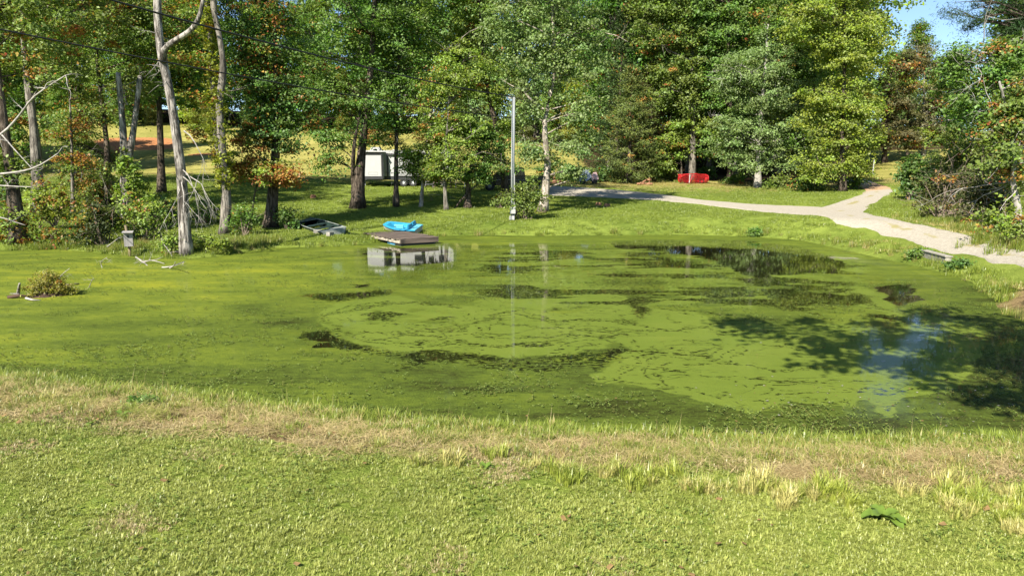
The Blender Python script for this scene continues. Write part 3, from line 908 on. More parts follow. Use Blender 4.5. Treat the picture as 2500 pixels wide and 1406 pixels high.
def tree(name, label, d, trunk, r0, blobs, col=GREEN, aut=.03, bark='bark_dark', size=.17, per=96, dens=.80, rc=.70, cat='tree', group=None,
         side=(), limb_bark=None, base=None, bare=0, depth=1.0, mat='leaf', aspect=.62, up=.75, extra_vine=(), vine_col=YELLOW, r1=None, flat=.42, droop=.2):
    """trunk, side stems and leaf blobs are read off the photo and stand d metres away"""
    r = rr_()
    b = G(*trunk[0]) if base is None else np.asarray(base, float)
    b = np.array([b[0], b[1], b[2]])
    if base is None:
        d = b[1]
    root = thing(name, label, cat, b, 0, group)
    pts = [b - [0, 0, .15]] + [P(x, y, d + r.normal() * .15) for x, y in trunk[1:]]
    line = spline(pts, 14)
    mb = MB()
    trunk_mesh(mb, line - b, r0, r1 if r1 is not None else r0 * .28, r)
    for stem, sr in side:
        sp = spline([P(x, y, d + (k > 0) * r.normal() * .4) for k, (x, y) in enumerate(stem)], 10)
        trunk_mesh(mb, sp - b, sr, sr * .35, r, 7, 1.1)
        line = np.concatenate([line, sp])
    px_m = d / FPX
    allc = []
    for bl in blobs:
        cx, cy, rx, ry = bl[:4]
        off = bl[4] if len(bl) > 4 else 0.0
        dd = d + off
        c = P(cx, cy, dd); rad = np.array([rx * px_m, max(rx, ry) * px_m * .8 * depth, ry * px_m])
        n = int(dens * 10.5 * (rad[0] * rad[2]) ** .93 / (rc / .70) ** 2 + 5)
        cl = blob_clumps(r, c, rad, n)
        # keep foliage out of the ground
        cl = cl[cl[:, 2] > ground(cl[:, 0], cl[:, 1]) + .25]
        if not len(cl): continue
        allc.append((cl, c))
        # limbs that carry the blob
        k = min(len(cl), int(3 + n / 14))
        for j in r.choice(len(cl), k, replace=False):
            e = cl[j]
            below = line[line[:, 2] < e[2] + .5]
            src = below if len(below) else line
            i = np.argmin(np.linalg.norm(src - e, axis=1) + np.abs(src[:, 2] - (e[2] - .45 * np.linalg.norm(src[:, :2] - e[:2], axis=1))) * .6)
            L = np.linalg.norm(src[i] - e)
            cu = curve3(src[i], e, r, .06) - b
            q0 = min(r0 * .38, .02 + .014 * L)
            mb.tube(list(cu), list(np.linspace(q0, .012, len(cu))), 5, cap=False)
            near_ = cl[np.argsort(np.linalg.norm(cl - e, axis=1))[1:4]]
            for e2 in near_:
                cu2 = curve3(cu[3] + b, e2, r, .04, 4) - b
                mb.tube(list(cu2), list(np.linspace(q0 * .45, .008, 4)), 4, cap=False)
    for k in range(bare):
        cl, c = allc[r.integers(len(allc))]
        e = cl[r.integers(len(cl))]
        twigs(mb, e - b, e - c + r.normal(size=3) * .6, r.uniform(1.0, 2.4), .03, r, 2, 4)
    mb.build('trunk', M[limb_bark or bark], root, sm=True)
    if allc:
        cl = np.concatenate([a for a, _ in allc]); ce = np.concatenate([np.repeat(c[None], len(a), 0) for a, c in allc])
        me = foliage('crown', r, cl - b, ce - b, rc, per, size, aspect, up=up, flat=flat, droop=droop)
        o = obj('crown', me, M[mat], root)
        tint(o, col, aut)
    for vx, vy, vrx, vry in extra_vine:
        c = P(vx, vy, d - .15)
        rad = np.array([vrx * px_m, vrx * px_m, vry * px_m])
        cl = blob_clumps(r, c, rad, int(10 + 70 * rad[0] * rad[2]))
        o = obj('vine', foliage('vine', r, cl - b, c - b, .22, 26, .12, .8), M['leaf'], root)
        tint(o, vine_col, .06)
    return root

def bush(name, label, base_px, w, h, col, aut=.05, size=.13, per=46, dens=1.0, rc=.36, group=None, cat='bush', twig=6, mat='leaf', aspect=.62, up=.6, dead=False, d=None, flat=.6):
    r = rr_()
    b = G(*base_px)
    if d is not None:
        b = P(base_px[0], base_px[1], d)
    root = thing(name, label, cat, b, 0, group)
    m = b[1] / FPX
    W_, H_ = w * m, h * m
    cl = []
    nb = max(2, int(w / h + 1.6))
    cs = []
    for k in range(nb):
        x = (k + .5) / nb - .5
        c = np.array([x * W_ * .72, r.normal() * .2 * W_ * .3, H_ * r.uniform(.40, .54)])
        rad = np.array([W_ / nb * .75, W_ / nb * .65, H_ * .5])
        n = int(dens * 26 * (rad[0] * rad[2]) ** .9 / (rc / .36) ** 2 + 4)
        q = blob_clumps(r, c, rad, n)
        q = q[q[:, 2] > .05 + ground(q[:, 0] + b[0], q[:, 1] + b[1]) - b[2]]
        cl.append(q); cs.append(np.repeat(c[None], len(q), 0))
    cl = np.concatenate(cl); cs = np.concatenate(cs)
    mb = MB()
    foot = [np.array([r.normal() * W_ * .16, r.normal() * .15, -.05]) for _ in range(5)]
    for f in foot: f[2] = ground(f[0] + b[0], f[1] + b[1]) - b[2] - .05
    for j in r.choice(len(cl), min(len(cl), 14 + twig), replace=False):
        mb.tube(list(curve3(foot[j % 5], cl[j], r, .12)), list(np.array([.028, .022, .017, .012, .007]) * min(1, H_ / 1.6)), 4, cap=False)
    for k in range(twig):
        e = cl[r.integers(len(cl))]
        tl = min(1.0, H_ / 1.6)
        twigs(mb, e, r.normal(size=3) + [0, 0, .4], r.uniform(.5, 1.1) * tl, .014 * tl, r, 1, 4)
    mb.build('stem', M['twig' if dead else 'twig_brown'], root)
    o = obj('foliage', foliage('foliage', r, cl, cs, rc, per, size, aspect, up=up, flat=flat), M[mat], root)
    tint(o, col, aut)
    return root

def conifer(name, label, base_px, top_py, halfw, col, d=None, lean=0, dens=1.0, size=.20, group=None):
    r = rr_()
    b = G(*base_px) if d is None else P(base_px[0], base_px[1], d)
    if d is not None: b[2] = gz(b[0], b[1])
    root = thing(name, label, 'tree', b, 0, group)
    m = b[1] / FPX
    top = P(base_px[0] + lean, top_py, b[1])
    Ht = top[2] - b[2]; R = halfw * m
    mb = MB()
    line = np.array([[lean * m * t, 0, Ht * t - .1] for t in np.linspace(0, 1, 10)])
    trunk_mesh(mb, line, .05 + Ht * .014, .02, r, 8)
    n = int(dens * 15 * Ht * R)
    t = r.random(n) ** 1.25 * .97 + .02
    prof = (1 - t) ** .62 * np.where(t < .12, .55 + t * 3.75, 1)
    az = r.uniform(0, 2 * math.pi, n)
    az = az + .5 * np.sin(3 * az + t * 20)
    rr = prof * R * (r.uniform(.25, 1.0, n) ** .6) * (1 + .22 * np.sin(az * 3 + 5 * np.sin(t * 17)))
    cl = np.stack([lean * m * t + rr * np.cos(az), rr * np.sin(az), Ht * t], -1)
    for j in range(0, n, 4):
        mb.tube([[lean * m * t[j], 0, Ht * t[j] - .35 * rr[j]], cl[j]], [.025, .008], 4, cap=False)
    mb.build('trunk', M['bark_dark'], root)
    ce = np.stack([lean * m * t, 0 * t, Ht * t - .6], -1)
    per_i = np.full(n, 40)
    cid = np.repeat(np.arange(n), per_i)
    out = cl - ce; out /= np.linalg.norm(out, axis=1, keepdims=True) + 1e-6
    s = r.uniform(-.7, .7, len(cid))[:, None]
    C = cl[cid] + out[cid] * s * [1, 1, .4] + r.normal(size=(len(cid), 3)) * [.22, .22, .10]
    N = r.normal(size=C.shape) * .7; N[:, 2] += .6
    N += out[cid] * .4 + np.array([-.386, -.634, .669]) * .45
    lie = out[cid] * 1.0; lie[:, 2] += .1
    o = obj('crown', leaf_mesh('crown', C, N, size, .32, r, cid, n, 0, lie), M['needle'], root)
    tint(o, col, .03)
    return root

# --- left bank
tree('leaning_tree', 'dark leaning trunk standing at the far left edge of the pond', 31, [(45, 594), (32, 460), (12, 320), (-12, 120), (-35, -90)], .29,
     [(70, -50, 170, 130), (60, 70, 120, 70), (-40, 150, 90, 90), (30, 400, 70, 60)], OLIVE, .16, size=.15)
tree('grey_trunk_tree', 'straight grey trunk rising behind the bleached bare branches on the left', 37, [(95, 530), (86, 350), (68, 200), (55, 60), (45, -130)], .30,
     [(150, -90, 190, 130), (180, 60, 130, 70), (130, 160, 90, 60)], OLIVE, .14, 'bark_grey', size=.16)
tree('slender_tree', 'slender grey trunk with a tuft of orange leaves at its broken top', 35, [(178, 520), (176, 390), (172, 270), (166, 195)], .12,
     [(212, 232, 48, 26), (185, 300, 55, 30), (200, 400, 60, 30)], OLIVE, .42, 'bark_grey', size=.15, bare=4)
tree('hanging_oak', 'dark limbed tree with drooping olive leaves left of the dead forked tree', 44, [(255, 498), (262, 380), (250, 260), (235, 120), (230, -80)], .22,
     [(250, 60, 130, 110), (320, 180, 80, 60), (240, 260, 110, 55), (330, 20, 120, 110), (180, 340, 70, 45), (230, 450, 60, 50)], OLIVE, .10, size=.17, bare=6)
tree('shaded_tree', 'tall deep green tree in the shade behind the left snag', 52, [(395, 470), (392, 350), (388, 200), (395, 0), (400, -150)], .26,
     [(420, 60, 130, 130), (360, 190, 90, 80), (430, 200, 80, 70), (430, -110, 160, 110)], GREEN, .06, size=.2, rc=.7)
tree('dim_tree', 'dim tall tree at the left edge behind the grey trunk', 52, [(0, 470), (5, 300), (10, 100), (0, -120)], .28,
     [(0, 120, 130, 140), (60, 280, 120, 80), (120, 60, 110, 110), (-30, 350, 90, 70)], GREEN, .10, size=.2, rc=.7)

# snag with two broken stems
r = rr_()
b = G(306, 566)
root = thing('broken_snag', 'dead snag with two broken stems in a V, vine on its foot', 'dead tree', b)
mb = MB()
trunk_mesh(mb, spline([b - [0, 0, .1], P(306, 450, b[1]), P(302, 350, b[1]), P(296, 260, b[1]), P(288, 178, b[1])], 14) - b, .24, .10, r)
trunk_mesh(mb, spline([P(308, 440, b[1]), P(318, 370, b[1]), P(330, 290, b[1]), P(342, 186, b[1])], 12) - b, .20, .11, r, 8, 1.05)
for k in range(6):
    twigs(mb, P(300 + r.normal() * 15, r.uniform(200, 400), b[1]) - b, r.normal(size=3), r.uniform(.5, 1.2), .03, r, 1, 4)
mb.build('trunk', M['dead'], root, sm=True)
for (vx, vy, vrx, vry) in ((304, 480, 26, 60), (312, 400, 22, 40), (330, 440, 30, 40), (300, 545, 30, 30)):
    c = P(vx, vy, b[1] - .1); mm_ = b[1] / FPX
    cl = blob_clumps(r, c, (vrx * mm_, vrx * mm_, vry * mm_), 34)
    o = obj('vine', foliage('vine', r, cl - b, c - b, .24, 26, .13, .8), M['leaf'], root)
    tint(o, LIME, .06)

# the dead forked tree at the water's edge
b = G(455, 620)
d5 = b[1]
root = thing('dead_tree', 'tall bleached dead tree forking high up at the water edge', 'dead tree', b)
mb = MB()
main = spline([b - [0, 0, .15], P(450, 540, d5), P(444, 440, d5), P(432, 340, d5), P(415, 230, d5 + .1), P(396, 140, d5 + .1), P(386, 60, d5), P(384, -20, d5), P(380, -160, d5)], 30)
trunk_mesh(mb, main - b, .225, .12, r, 12, 1.35, .035)
fork = spline([P(398, 150, d5), P(402, 122, d5 - .2), P(425, 102, d5 - .4), P(462, 78, d5 - .6), P(484, 48, d5 - .8), P(496, 0, d5 - .9), P(512, -90, d5 - 1)], 20)
trunk_mesh(mb, fork - b, .14, .06, r, 9, 1.05)
br = mb
tw = MB()
for (ax, ay, bx, by, L) in ((455, 320, 505, 355, 1.5), (452, 415, 500, 430, 1.3), (450, 430, 490, 470, 1.5), (448, 440, 470, 500, 1.4), (447, 450, 440, 510, 1.1), (460, 425, 520, 450, 1.5)):
    A = P(ax - 6, ay, d5 - .1); B = P(bx, by, d5 - .5)
    tw = MB(); twigs(tw, A - b, B - A, L * 1.15, .026, r, 3, 4, .6, .6); tw.build('branch', M['twig'], root)
for k in range(7):
    t_ = r.integers(10, len(main))
    tw = MB(); twigs(tw, main[t_] - b, r.normal(size=3) * [1, 1, .5], r.uniform(.4, .9), .02, r, 1, 4); tw.build('branch', M['twig'], root)
mb.build('trunk', M['dead'], root, sm=True)

# twin stems, one bare and winding, one wrapped in vine
r = rr_()
b = G(548, 572); d7 = b[1]
root = thing('winding_tree', 'winding brown stem right of the dead forked tree, its twin wrapped in vine', 'tree', b)
mb = MB()
ln = spline([b - [0, 0, .1], P(553, 470, d7), P(546, 400, d7), P(540, 330, d7), P(536, 250, d7), P(545, 170, d7), P(536, 90, d7), P(522, 20, d7), P(515, -120, d7)], 30)
trunk_mesh(mb, ln - b, .22, .11, r, 10, 1.3)
l2 = spline([P(548, 430, d7), P(530, 350, d7 + .3), P(521, 240, d7 + .4), P(516, 120, d7 + .4), P(506, 20, d7 + .4), P(500, -100, d7 + .4)], 20)
trunk_mesh(mb, l2 - b, .15, .10, r, 8, 1.05)
for k in range(10):
    i = r.integers(6, len(ln))
    twigs(mb, ln[i] - b, r.normal(size=3), r.uniform(.5, 1.3), .022, r, 1, 4)
mb.build('trunk', M['bark_grey'], root, sm=True)
cl = []
for p in l2[::1]:
    cl.append(p + r.normal(size=(9, 3)) * [.15, .15, .2])
for p in ln[4:14]:
    cl.append(p + r.normal(size=(5, 3)) * [.16, .16, .2])
cl = np.concatenate(cl)
o = obj('vine', foliage('vine', r, cl - b, cl - b - [0, 1, 0], .24, 34, .13, .8), M['leaf'], root); tint(o, (.26, .27, .04), .05)
cl = np.concatenate([blob_clumps(r, P(*q[:2], d7 + q[4]), np.array([q[2], q[2], q[3]]) * d7 / FPX, q[5]) for q in ((450, 148, 55, 26, .5, 26), (480, 240, 25, 18, .3, 8), (515, -60, 140, 70, 0, 70), (490, 330, 30, 26, .5, 9))])
o = obj('crown', foliage('crown', r, cl - b, cl - b - [0, 0, 1], .42, 40, .15), M['leaf'], root); tint(o, OLIVE, .42)

tree('maple_tree', 'tall maple with green crown and scattered red sprays near the jon boat', 37, [(660, 557), (668, 450), (676, 300), (672, 150), (668, -60)], .32,
     [(665, 90, 110, 95), (705, 225, 105, 85), (635, 320, 80, 60), (690, 330, 85, 60), (600, 200, 60, 80), (640, -90, 110, 80), (620, 30, 80, 70), (590, 120, 45, 60)], DEEP, .08, size=.15, dens=1.1)
tree('orange_sapling', 'young tree with orange and rust leaves low in front of the maple', 35, [(612, 562), (618, 500), (630, 440), (650, 400)], .06,
     [(655, 415, 85, 36), (590, 400, 40, 45), (700, 430, 50, 22), (610, 330, 40, 40)], YELLOW, .62, size=.13, rc=.45)
# --- the open grove on the far bank
tree('double_trunk_tree', 'large tree with two rough trunks just left of the white trailer', 46, [(873, 508), (878, 420), (890, 310), (905, 170), (915, 0), (920, -160)], .36,
     [(840, 110, 120, 105), (885, -20, 160, 90), (815, 330, 62, 52), (925, 250, 60, 60), (785, 230, 55, 60), (850, 225, 70, 60), (890, -150, 190, 90), (800, 400, 40, 26)],
     GREEN, .02, size=.17, side=(([(866, 500), (862, 440), (864, 360), (880, 270)], .22),), bare=5)
tree('slim_tree', 'slim dark straight trunk standing in front of the white trailer', 46.5, [(967, 505), (967, 420), (969, 280), (975, 120), (982, -70)], .18,
     [(990, 60, 100, 95), (955, 315, 62, 40), (1000, -100, 140, 90), (1005, 200, 62, 60), (945, 180, 50, 60), (960, 130, 60, 50)], GREEN, .0, size=.17)
tree('pale_sapling', 'small pale leaning trunk with a light green crown right of the slim tree', 45, [(1027, 506), (1032, 450), (1040, 380), (1046, 290)], .13,
     [(1062, 290, 70, 60), (1035, 385, 62, 36), (1085, 215, 66, 50), (1012, 405, 36, 30), (1070, 350, 60, 40), (1045, 420, 40, 26), (1000, 375, 26, 22)], LIME, .05, 'bark_pale', size=.14, rc=.5, bare=8)
tree('grey_sapling', 'small grey trunk beside the crooked trunk in the middle of the grove', 44, [(1090, 513), (1086, 460), (1086, 400), (1096, 250)], .15,
     [(1120, 310, 66, 50), (1110, 385, 66, 36), (1130, 180, 80, 66), (1090, 425, 44, 26), (1070, 405, 40, 26)], LIME, .04, 'bark_grey', size=.14, rc=.5, bare=4)
tree('crooked_tree', 'short crooked trunk with a leaning side stem left of the dark vehicle', 44, [(1142, 508), (1143, 460), (1152, 400), (1182, 345)], .25,
     [(1185, 375, 72, 32), (1160, 315, 66, 40), (1220, 340, 50, 36), (1130, 420, 40, 18), (1215, 400, 56, 26), (1180, 430, 40, 14)], GREEN, .02, size=.14, rc=.5,
     side=(([(1108, 514), (1125, 490), (1152, 462), (1195, 432)], .09),))
tree('tilted_tree', 'tall dark tilted trunk behind the steel pole', 52, [(1232, 490), (1230, 410), (1212, 310), (1192, 230), (1176, 100), (1165, -70)], .26,
     [(1150, 60, 120, 105), (1170, -90, 150, 90), (1200, 190, 74, 50), (1110, 150, 60, 66), (1240, 290, 40, 50)], LIME, .03, size=.18)
tree('sycamore_tree', 'broad green tree with a smooth pale leaning trunk beside the round bush', 44, [(1325, 517), (1332, 460), (1337, 400), (1330, 330), (1334, 270), (1352, 190), (1352, 90), (1345, -60)], .27,
     [(1335, 80, 125, 80), (1288, 175, 74, 60), (1405, 160, 76, 80), (1350, -60, 160, 90), (1302, 365, 40, 34), (1385, 355, 62, 48), (1425, 270, 50, 66), (1290, 265, 46, 36), (1400, 415, 40, 22), (1440, 90, 50, 70), (1240, 60, 60, 70)],
     PALE, .0, 'bark_pale', size=.17, side=(([(1334, 272), (1312, 258), (1292, 240), (1278, 222)], .11), ([(1337, 345), (1370, 358), (1398, 362)], .06)), bare=4)
# --- right hand wood edge
conifer('cedar_tree', 'broad olive cedar at the wood edge right of the pale trunk', (1535, 446), 165, 80, CEDAR, d=65, dens=1.1)
conifer('tall_cedar', 'tall narrow dark cedar rising behind the broad one', (1500, 442), 12, 66, (.034, .055, .014), d=71, lean=15)
conifer('brown_cedar', 'rusty brown cedar leaning out between the cedars and the tall wood', (1585, 444), 120, 52, (.075, .055, .018), d=70, dens=.8)
tree('redbud_tree', 'small spreading yellow green tree above the red hay rake', 66, [(1662, 444), (1664, 410), (1660, 370), (1672, 320)], .12,
     [(1690, 312, 70, 26), (1635, 365, 48, 30), (1730, 330, 42, 26), (1620, 405, 26, 22), (1650, 340, 40, 28)], LIME, .08, size=.2, rc=.6)
tree('tall_oak', 'tall olive tree with a pale upper stem above the red hay rake', 73, [(1690, 444), (1692, 300), (1690, 150), (1690, 0), (1692, -120)], .3,
     [(1670, 110, 90, 110), (1640, -40, 110, 90), (1700, 230, 70, 66), (1625, 210, 50, 60), (1600, 60, 60, 80), (1590, -60, 80, 60)], OLIVE, .03, 'bark_grey', size=.24, rc=.8, bare=6)
tree('dark_oak', 'dense green tree between the tall olive one and the pale drooping one', 74, [(1785, 446), (1783, 300), (1780, 120), (1775, -90)], .3,
     [(1780, 60, 90, 110), (1760, 210, 66, 70), (1800, -80, 110, 80), (1720, 20, 60, 90), (1810, 160, 60, 60), (1740, 340, 46, 46)], GREEN, .02, size=.24, rc=.8)
tree('drooping_tree', 'pale green drooping tree with bare twigs at the driveway fork', 57, [(1850, 458), (1852, 380), (1858, 280), (1870, 150), (1875, 60)], .28,
     [(1880, 190, 118, 95), (1820, 310, 95, 62), (1940, 310, 90, 70), (1800, 200, 60, 66), (1860, 390, 100, 32), (1950, 200, 60, 66), (1910, 110, 66, 40)], PALE, .0, 'bark_grey', size=.18, limb_bark='twig', bare=22, dens=1.05, droop=.9)
tree('yellow_poplar', 'bright yellow green tree right beside the driveway bend', 54, [(2058, 467), (2056, 400), (2058, 280), (2062, 130), (2060, -60)], .28,
     [(2065, 120, 82, 90), (2085, 255, 74, 76), (2030, 380, 82, 46), (1985, 50, 90, 76), (2050, -70, 100, 76), (2105, 330, 46, 50), (2000, 260, 60, 60), (2000, 420, 46, 26), (2110, 60, 46, 60), (2100, 410, 36, 26)],
     YELLOW, .0, size=.18, dens=1.1)
tree('poplar_mate', 'dark stemmed green tree tucked behind the yellow green poplar', 60, [(1995, 455), (1990, 330), (1985, 150), (1980, -60)], .24,
     [(1985, 130, 76, 110), (1970, 330, 70, 60), (1950, -60, 110, 70), (1930, 60, 66, 80)], GREEN, .04, size=.2, rc=.7)
tree('brown_pasture_tree', 'brown leaved tree standing alone in the far pasture right of the poplar', 95, [(2160, 397), (2160, 370), (2165, 300), (2172, 200)], .4,
     [(2185, 265, 58, 46), (2195, 165, 60, 46), (2150, 330, 60, 34), (2210, 340, 50, 30), (2150, 230, 40, 40)], BROWN, .08, size=.3, rc=1.0, bare=8)
tree('thin_pasture_tree', 'thin tree with grey bare stems on the far pasture edge', 104, [(2255, 382), (2257, 300), (2256, 200), (2262, 130)], .22,
     [(2262, 150, 34, 36), (2285, 240, 40, 50), (2240, 300, 46, 36)], BROWN, .1, 'bark_pale', size=.3, rc=1.0, bare=26, dens=.6, limb_bark='twig')
tree('lime_pasture_tree', 'small bright green tree glowing in the far pasture gap', 98, [(2215, 386), (2216, 300), (2220, 230)], .15,
     [(2222, 208, 30, 22), (2232, 330, 34, 30)], YELLOW, .0, size=.3, rc=.9)
tree('pine_tree', 'dark pine whose boughs reach in at the top right corner', 37, [(2590, 560), (2585, 400), (2575, 200), (2560, 20), (2550, -120)], .3,
     [(2400, 18, 92, 26), (2360, 62, 46, 14), (2470, 70, 60, 40), (2500, 20, 60, 40), (2560, 120, 80, 60), (2480, -60, 160, 50), (2560, 0, 90, 70)], (.030, .058, .018), .0, size=.22, per=80, mat='needle', aspect=.12, rc=.5,
     base=(29.5, 37.0, gz(29.5, 37.0)), up=1.0)
tree('right_oak', 'leafy oak with bleached dead limbs below the pine', 41, [(2440, 505), (2438, 400), (2430, 280), (2420, 130)], .26,
     [(2410, 150, 80, 56), (2350, 215, 66, 48), (2470, 200, 60, 66), (2400, 280, 80, 50), (2330, 150, 46, 40), (2480, 120, 50, 46)], GREEN, .04, 'bark_grey', size=.17, bare=16, limb_bark='twig', dens=.9)
tree('white_sycamore', 'crooked whitish trunk leaning at the right edge of the picture', 28, [(2492, 566), (2484, 500), (2472, 440), (2476, 400), (2468, 330), (2452, 250), (2440, 200)], .13,
     [(2470, 300, 56, 50), (2430, 360, 50, 40), (2500, 230, 50, 60), (2490, 420, 30, 40)], OLIVE, .16, 'bark_pale', size=.13, rc=.42, bare=10, limb_bark='twig', dens=.8,
     side=(([(2474, 400), (2490, 372), (2515, 340)], .09),))
# the tree beside the photographer, out of the picture, that throws its shade across the right of the pond
def lawn_tree():
    r = rr_()
    b = np.array([6.6, 3.4, gz(6.6, 3.4)])
    root = thing('lawn_tree', 'lawn tree beside the viewpoint whose shade falls on the right of the pond', 'tree', b)
    mb = MB()
    ln = spline([b - [0, 0, .1], b + [-.1, .05, 3], b + [-.5, .3, 6], b + [-1.0, .7, 9]], 12)
    trunk_mesh(mb, ln - b, .26, .09, r)
    cl = []
    tips = [(-5.5, 2.3, 7.6), (-5.0, 1.2, 7.2), (-4.0, -.2, 7.0), (-3.2, 2.4, 8.4), (-2.4, 1.4, 7.6), (-1.6, -.6, 7.2), (-3.0, .2, 8.6), (-.6, 1.6, 8.8), (.6, .4, 8.2), (-4.3, 3.0, 8.2), (1.5, 1.6, 9), (0, -1.2, 7.6), (2.2, 0, 8), (-2.6, 3.2, 9.2), (-1.2, 2.6, 8.6), (.4, 2.8, 9.4), (1.2, -.4, 7.4), (-5.8, 3.0, 8.2), (-2.0, -1.2, 6.8), (3.0, 1.6, 8.8), (-.2, .2, 7.2)]
    for tp in tips:
        e = b + np.array(tp) * [1, 1, 1]
        e[2] = tp[2] + .3
        cu = curve3(ln[7], e, r, .05, 8)
        mb.tube(list(cu - b), list(np.linspace(.07, .012, 8)), 5, cap=False)
        for k in range(20):
            q = cu[r.integers(3, 8)] + r.normal(size=3) * [.55, .45, .18]
            cl.append(q)
            mb.tube([cu[5] - b, q - b], [.015, .006], 4, cap=False)
    mb.build('trunk', M['bark_grey'], root, sm=True)
    cl = np.array(cl)
    o = obj('crown', foliage('crown', r, cl - b, cl - b - [0, 0, 1], .42, 46, .19), M['leaf'], root)
    tint(o, GREEN, .02)
lawn_tree()

# --- woods behind
def wood_variant(seed, ht, wr, low):
    r = np.random.default_rng(seed)
    mb = MB()
    ln = np.array([[r.normal() * .3, r.normal() * .3, ht * t] for t in np.linspace(0, .93, 9)]); ln[0] = (0, 0, -.4)
    trunk_mesh(mb, ln, .30, .06, r, 7)
    cl = []; ce = []
    z = low
    while z < ht:
        t = (z - low) / (ht - low)
        rad = wr * (.75 + .5 * math.sin(math.pi * min(1, t * .9 + .1))) * (1 - .55 * max(0, t - .6) / .4)
        for k in range(2):
            a = r.uniform(0, 6.28)
            c = np.array([math.cos(a) * rad * .4, math.sin(a) * rad * .4, z + r.normal() * .6])
            q = blob_clumps(r, c, (rad * .8, rad * .8, 1.9), 19)
            cl.append(q); ce.append(np.repeat(c[None], len(q), 0))
            for e in q[::5]:
                i = min(8, int(max(0, (e[2] - 1.5) / (ht * .93) * 8)))
                mb.tube(list(curve3(ln[i], e, r, .03, 4)), [.07, .05, .035, .015], 4, cap=False)
        z += 1.75
    cl = np.concatenate(cl); ce = np.concatenate(ce)
    tm = mb.build('trunk', M['bark_grey'])
    me_t = tm.data
    bpy.data.objects.remove(tm)
    me_c = foliage('crown', r, cl, ce, 1.05, 46, .36)
    me_c.materials.append(M['leaf'])
    return me_t, me_c
WOOD = [wood_variant(700 + k, *a) for k, a in enumerate(((24, 3.6, 4.5), (27, 4.0, 7.0), (21, 3.4, 1.2), (25, 4.4, 3.0), (19, 3.4, .8)))]
WCOL = [(GREEN, .02), (OLIVE, .05), (DEEP, .01), (LIME, .02), (PALE, .01), (OLIVE, .14), (YELLOW, .03)]
MARKS = [(-200, 'left picture edge'), (45, 'leaning dark trunk'), (175, 'slender trunk'), (305, 'broken snag'), (455, 'dead forked tree'), (550, 'winding stem'), (660, 'maple'), (790, 'jon boat'), (875, 'double trunk'), (967, 'slim dark trunk'),
         (1088, 'grey sapling'), (1160, 'crooked trunk'), (1253, 'steel pole'), (1330, 'pale leaning trunk'), (1435, 'tarp heap'), (1535, 'broad cedar'), (1610, 'log heap'), (1690, 'red hay rake'), (1785, 'dense green tree'), (1860, 'drooping tree'), (1960, 'driveway fork'), (2060, 'poplar'),
         (2160, 'lone pasture tree'), (2255, 'thin bare tree'), (2330, 'vine mound'), (2440, 'dead limbed oak'), (2500, 'right picture edge')]
SHADE = ['green', 'olive', 'deep green', 'lime green', 'pale green', 'rust flecked', 'yellow green']
def wood_tree(x, y, k, s, group, label, cw=None, name='wood_tree'):
    r = rr_()
    ci = r.integers(len(WCOL))
    cw = WCOL[ci]
    pxx = 1250 + FPX * x / y
    label = SHADE[ci] + ' ' + label + ', past the ' + min(MARKS, key=lambda m: abs(m[0] - pxx))[1]
    root = thing(name, label, 'tree', (x, y, gz(x, y)), r.uniform(0, 6.28), group)
    root.scale = (s * r.uniform(.9, 1.1), s * r.uniform(.9, 1.1), s)
    t = obj('trunk', WOOD[k][0], None, root)
    c = obj('crown', WOOD[k][1], None, root)
    col, au = cw or WCOL[r.integers(len(WCOL))]
    tint(c, tuple(v * r.uniform(.85, 1.15) for v in col), au)
rw = np.random.default_rng(77)
def band(px0, px1, n, d0, d1, s0, s1, ks, group, label):
    for i in range(n):
        px = px0 + (px1 - px0) * (i + rw.uniform(.15, .85)) / n
        d = rw.uniform(d0, d1)
        s_ = rw.uniform(s0, s1)
        if d > 107 and (690 < px < 775 or 545 < px < 590): s_ *= .6
        wood_tree((px - 1250) / FPX * d, d, ks[rw.integers(len(ks))], s_, group, label)
L1 = 'tree of the wood behind the pasture'
band(-260, 1480, 22, 108, 114, .95, 1.15, (2, 3, 4, 0), 'trees of the wood behind the pasture', L1)
band(-250, 1500, 25, 103, 108, .35, .5, (2, 4), 'young trees along the front of the wood behind the pasture', 'young tree fronting the wood behind the pasture')
band(-240, 1480, 17, 118, 128, 1.1, 1.3, (0, 1, 3), 'trees of the wood behind the pasture', 'back row tree of the wood behind the pasture')
L2 = 'tree of the dark wood right of the grove'
band(1450, 2060, 10, 78, 84, .95, 1.15, (0, 1, 0, 3), 'trees of the wood right of the grove', L2)
band(1460, 2060, 9, 90, 100, 1.1, 1.25, (0, 1, 3), 'trees of the wood right of the grove', 'back row tree of the dark wood')
L3 = 'low tree closing the pasture gap'
band(2120, 2330, 6, 116, 124, .62, .78, (2, 3, 4), 'trees at the end of the pasture gap', L3)
L4 = 'tree of the thick wood on the right'
band(2400, 2790, 7, 58, 66, .72, .9, (2, 3, 4), 'trees of the wood at the right edge', L4)
band(2430, 2830, 6, 76, 86, .95, 1.15, (0, 1, 3), 'trees of the wood at the right edge', 'back row tree of the wood on the right')
L5 = 'tall tree of the shaded wood on the left'
band(-330, 60, 6, 62, 74, .9, 1.05, (0, 2, 3), 'trees of the wood at the left edge', L5)

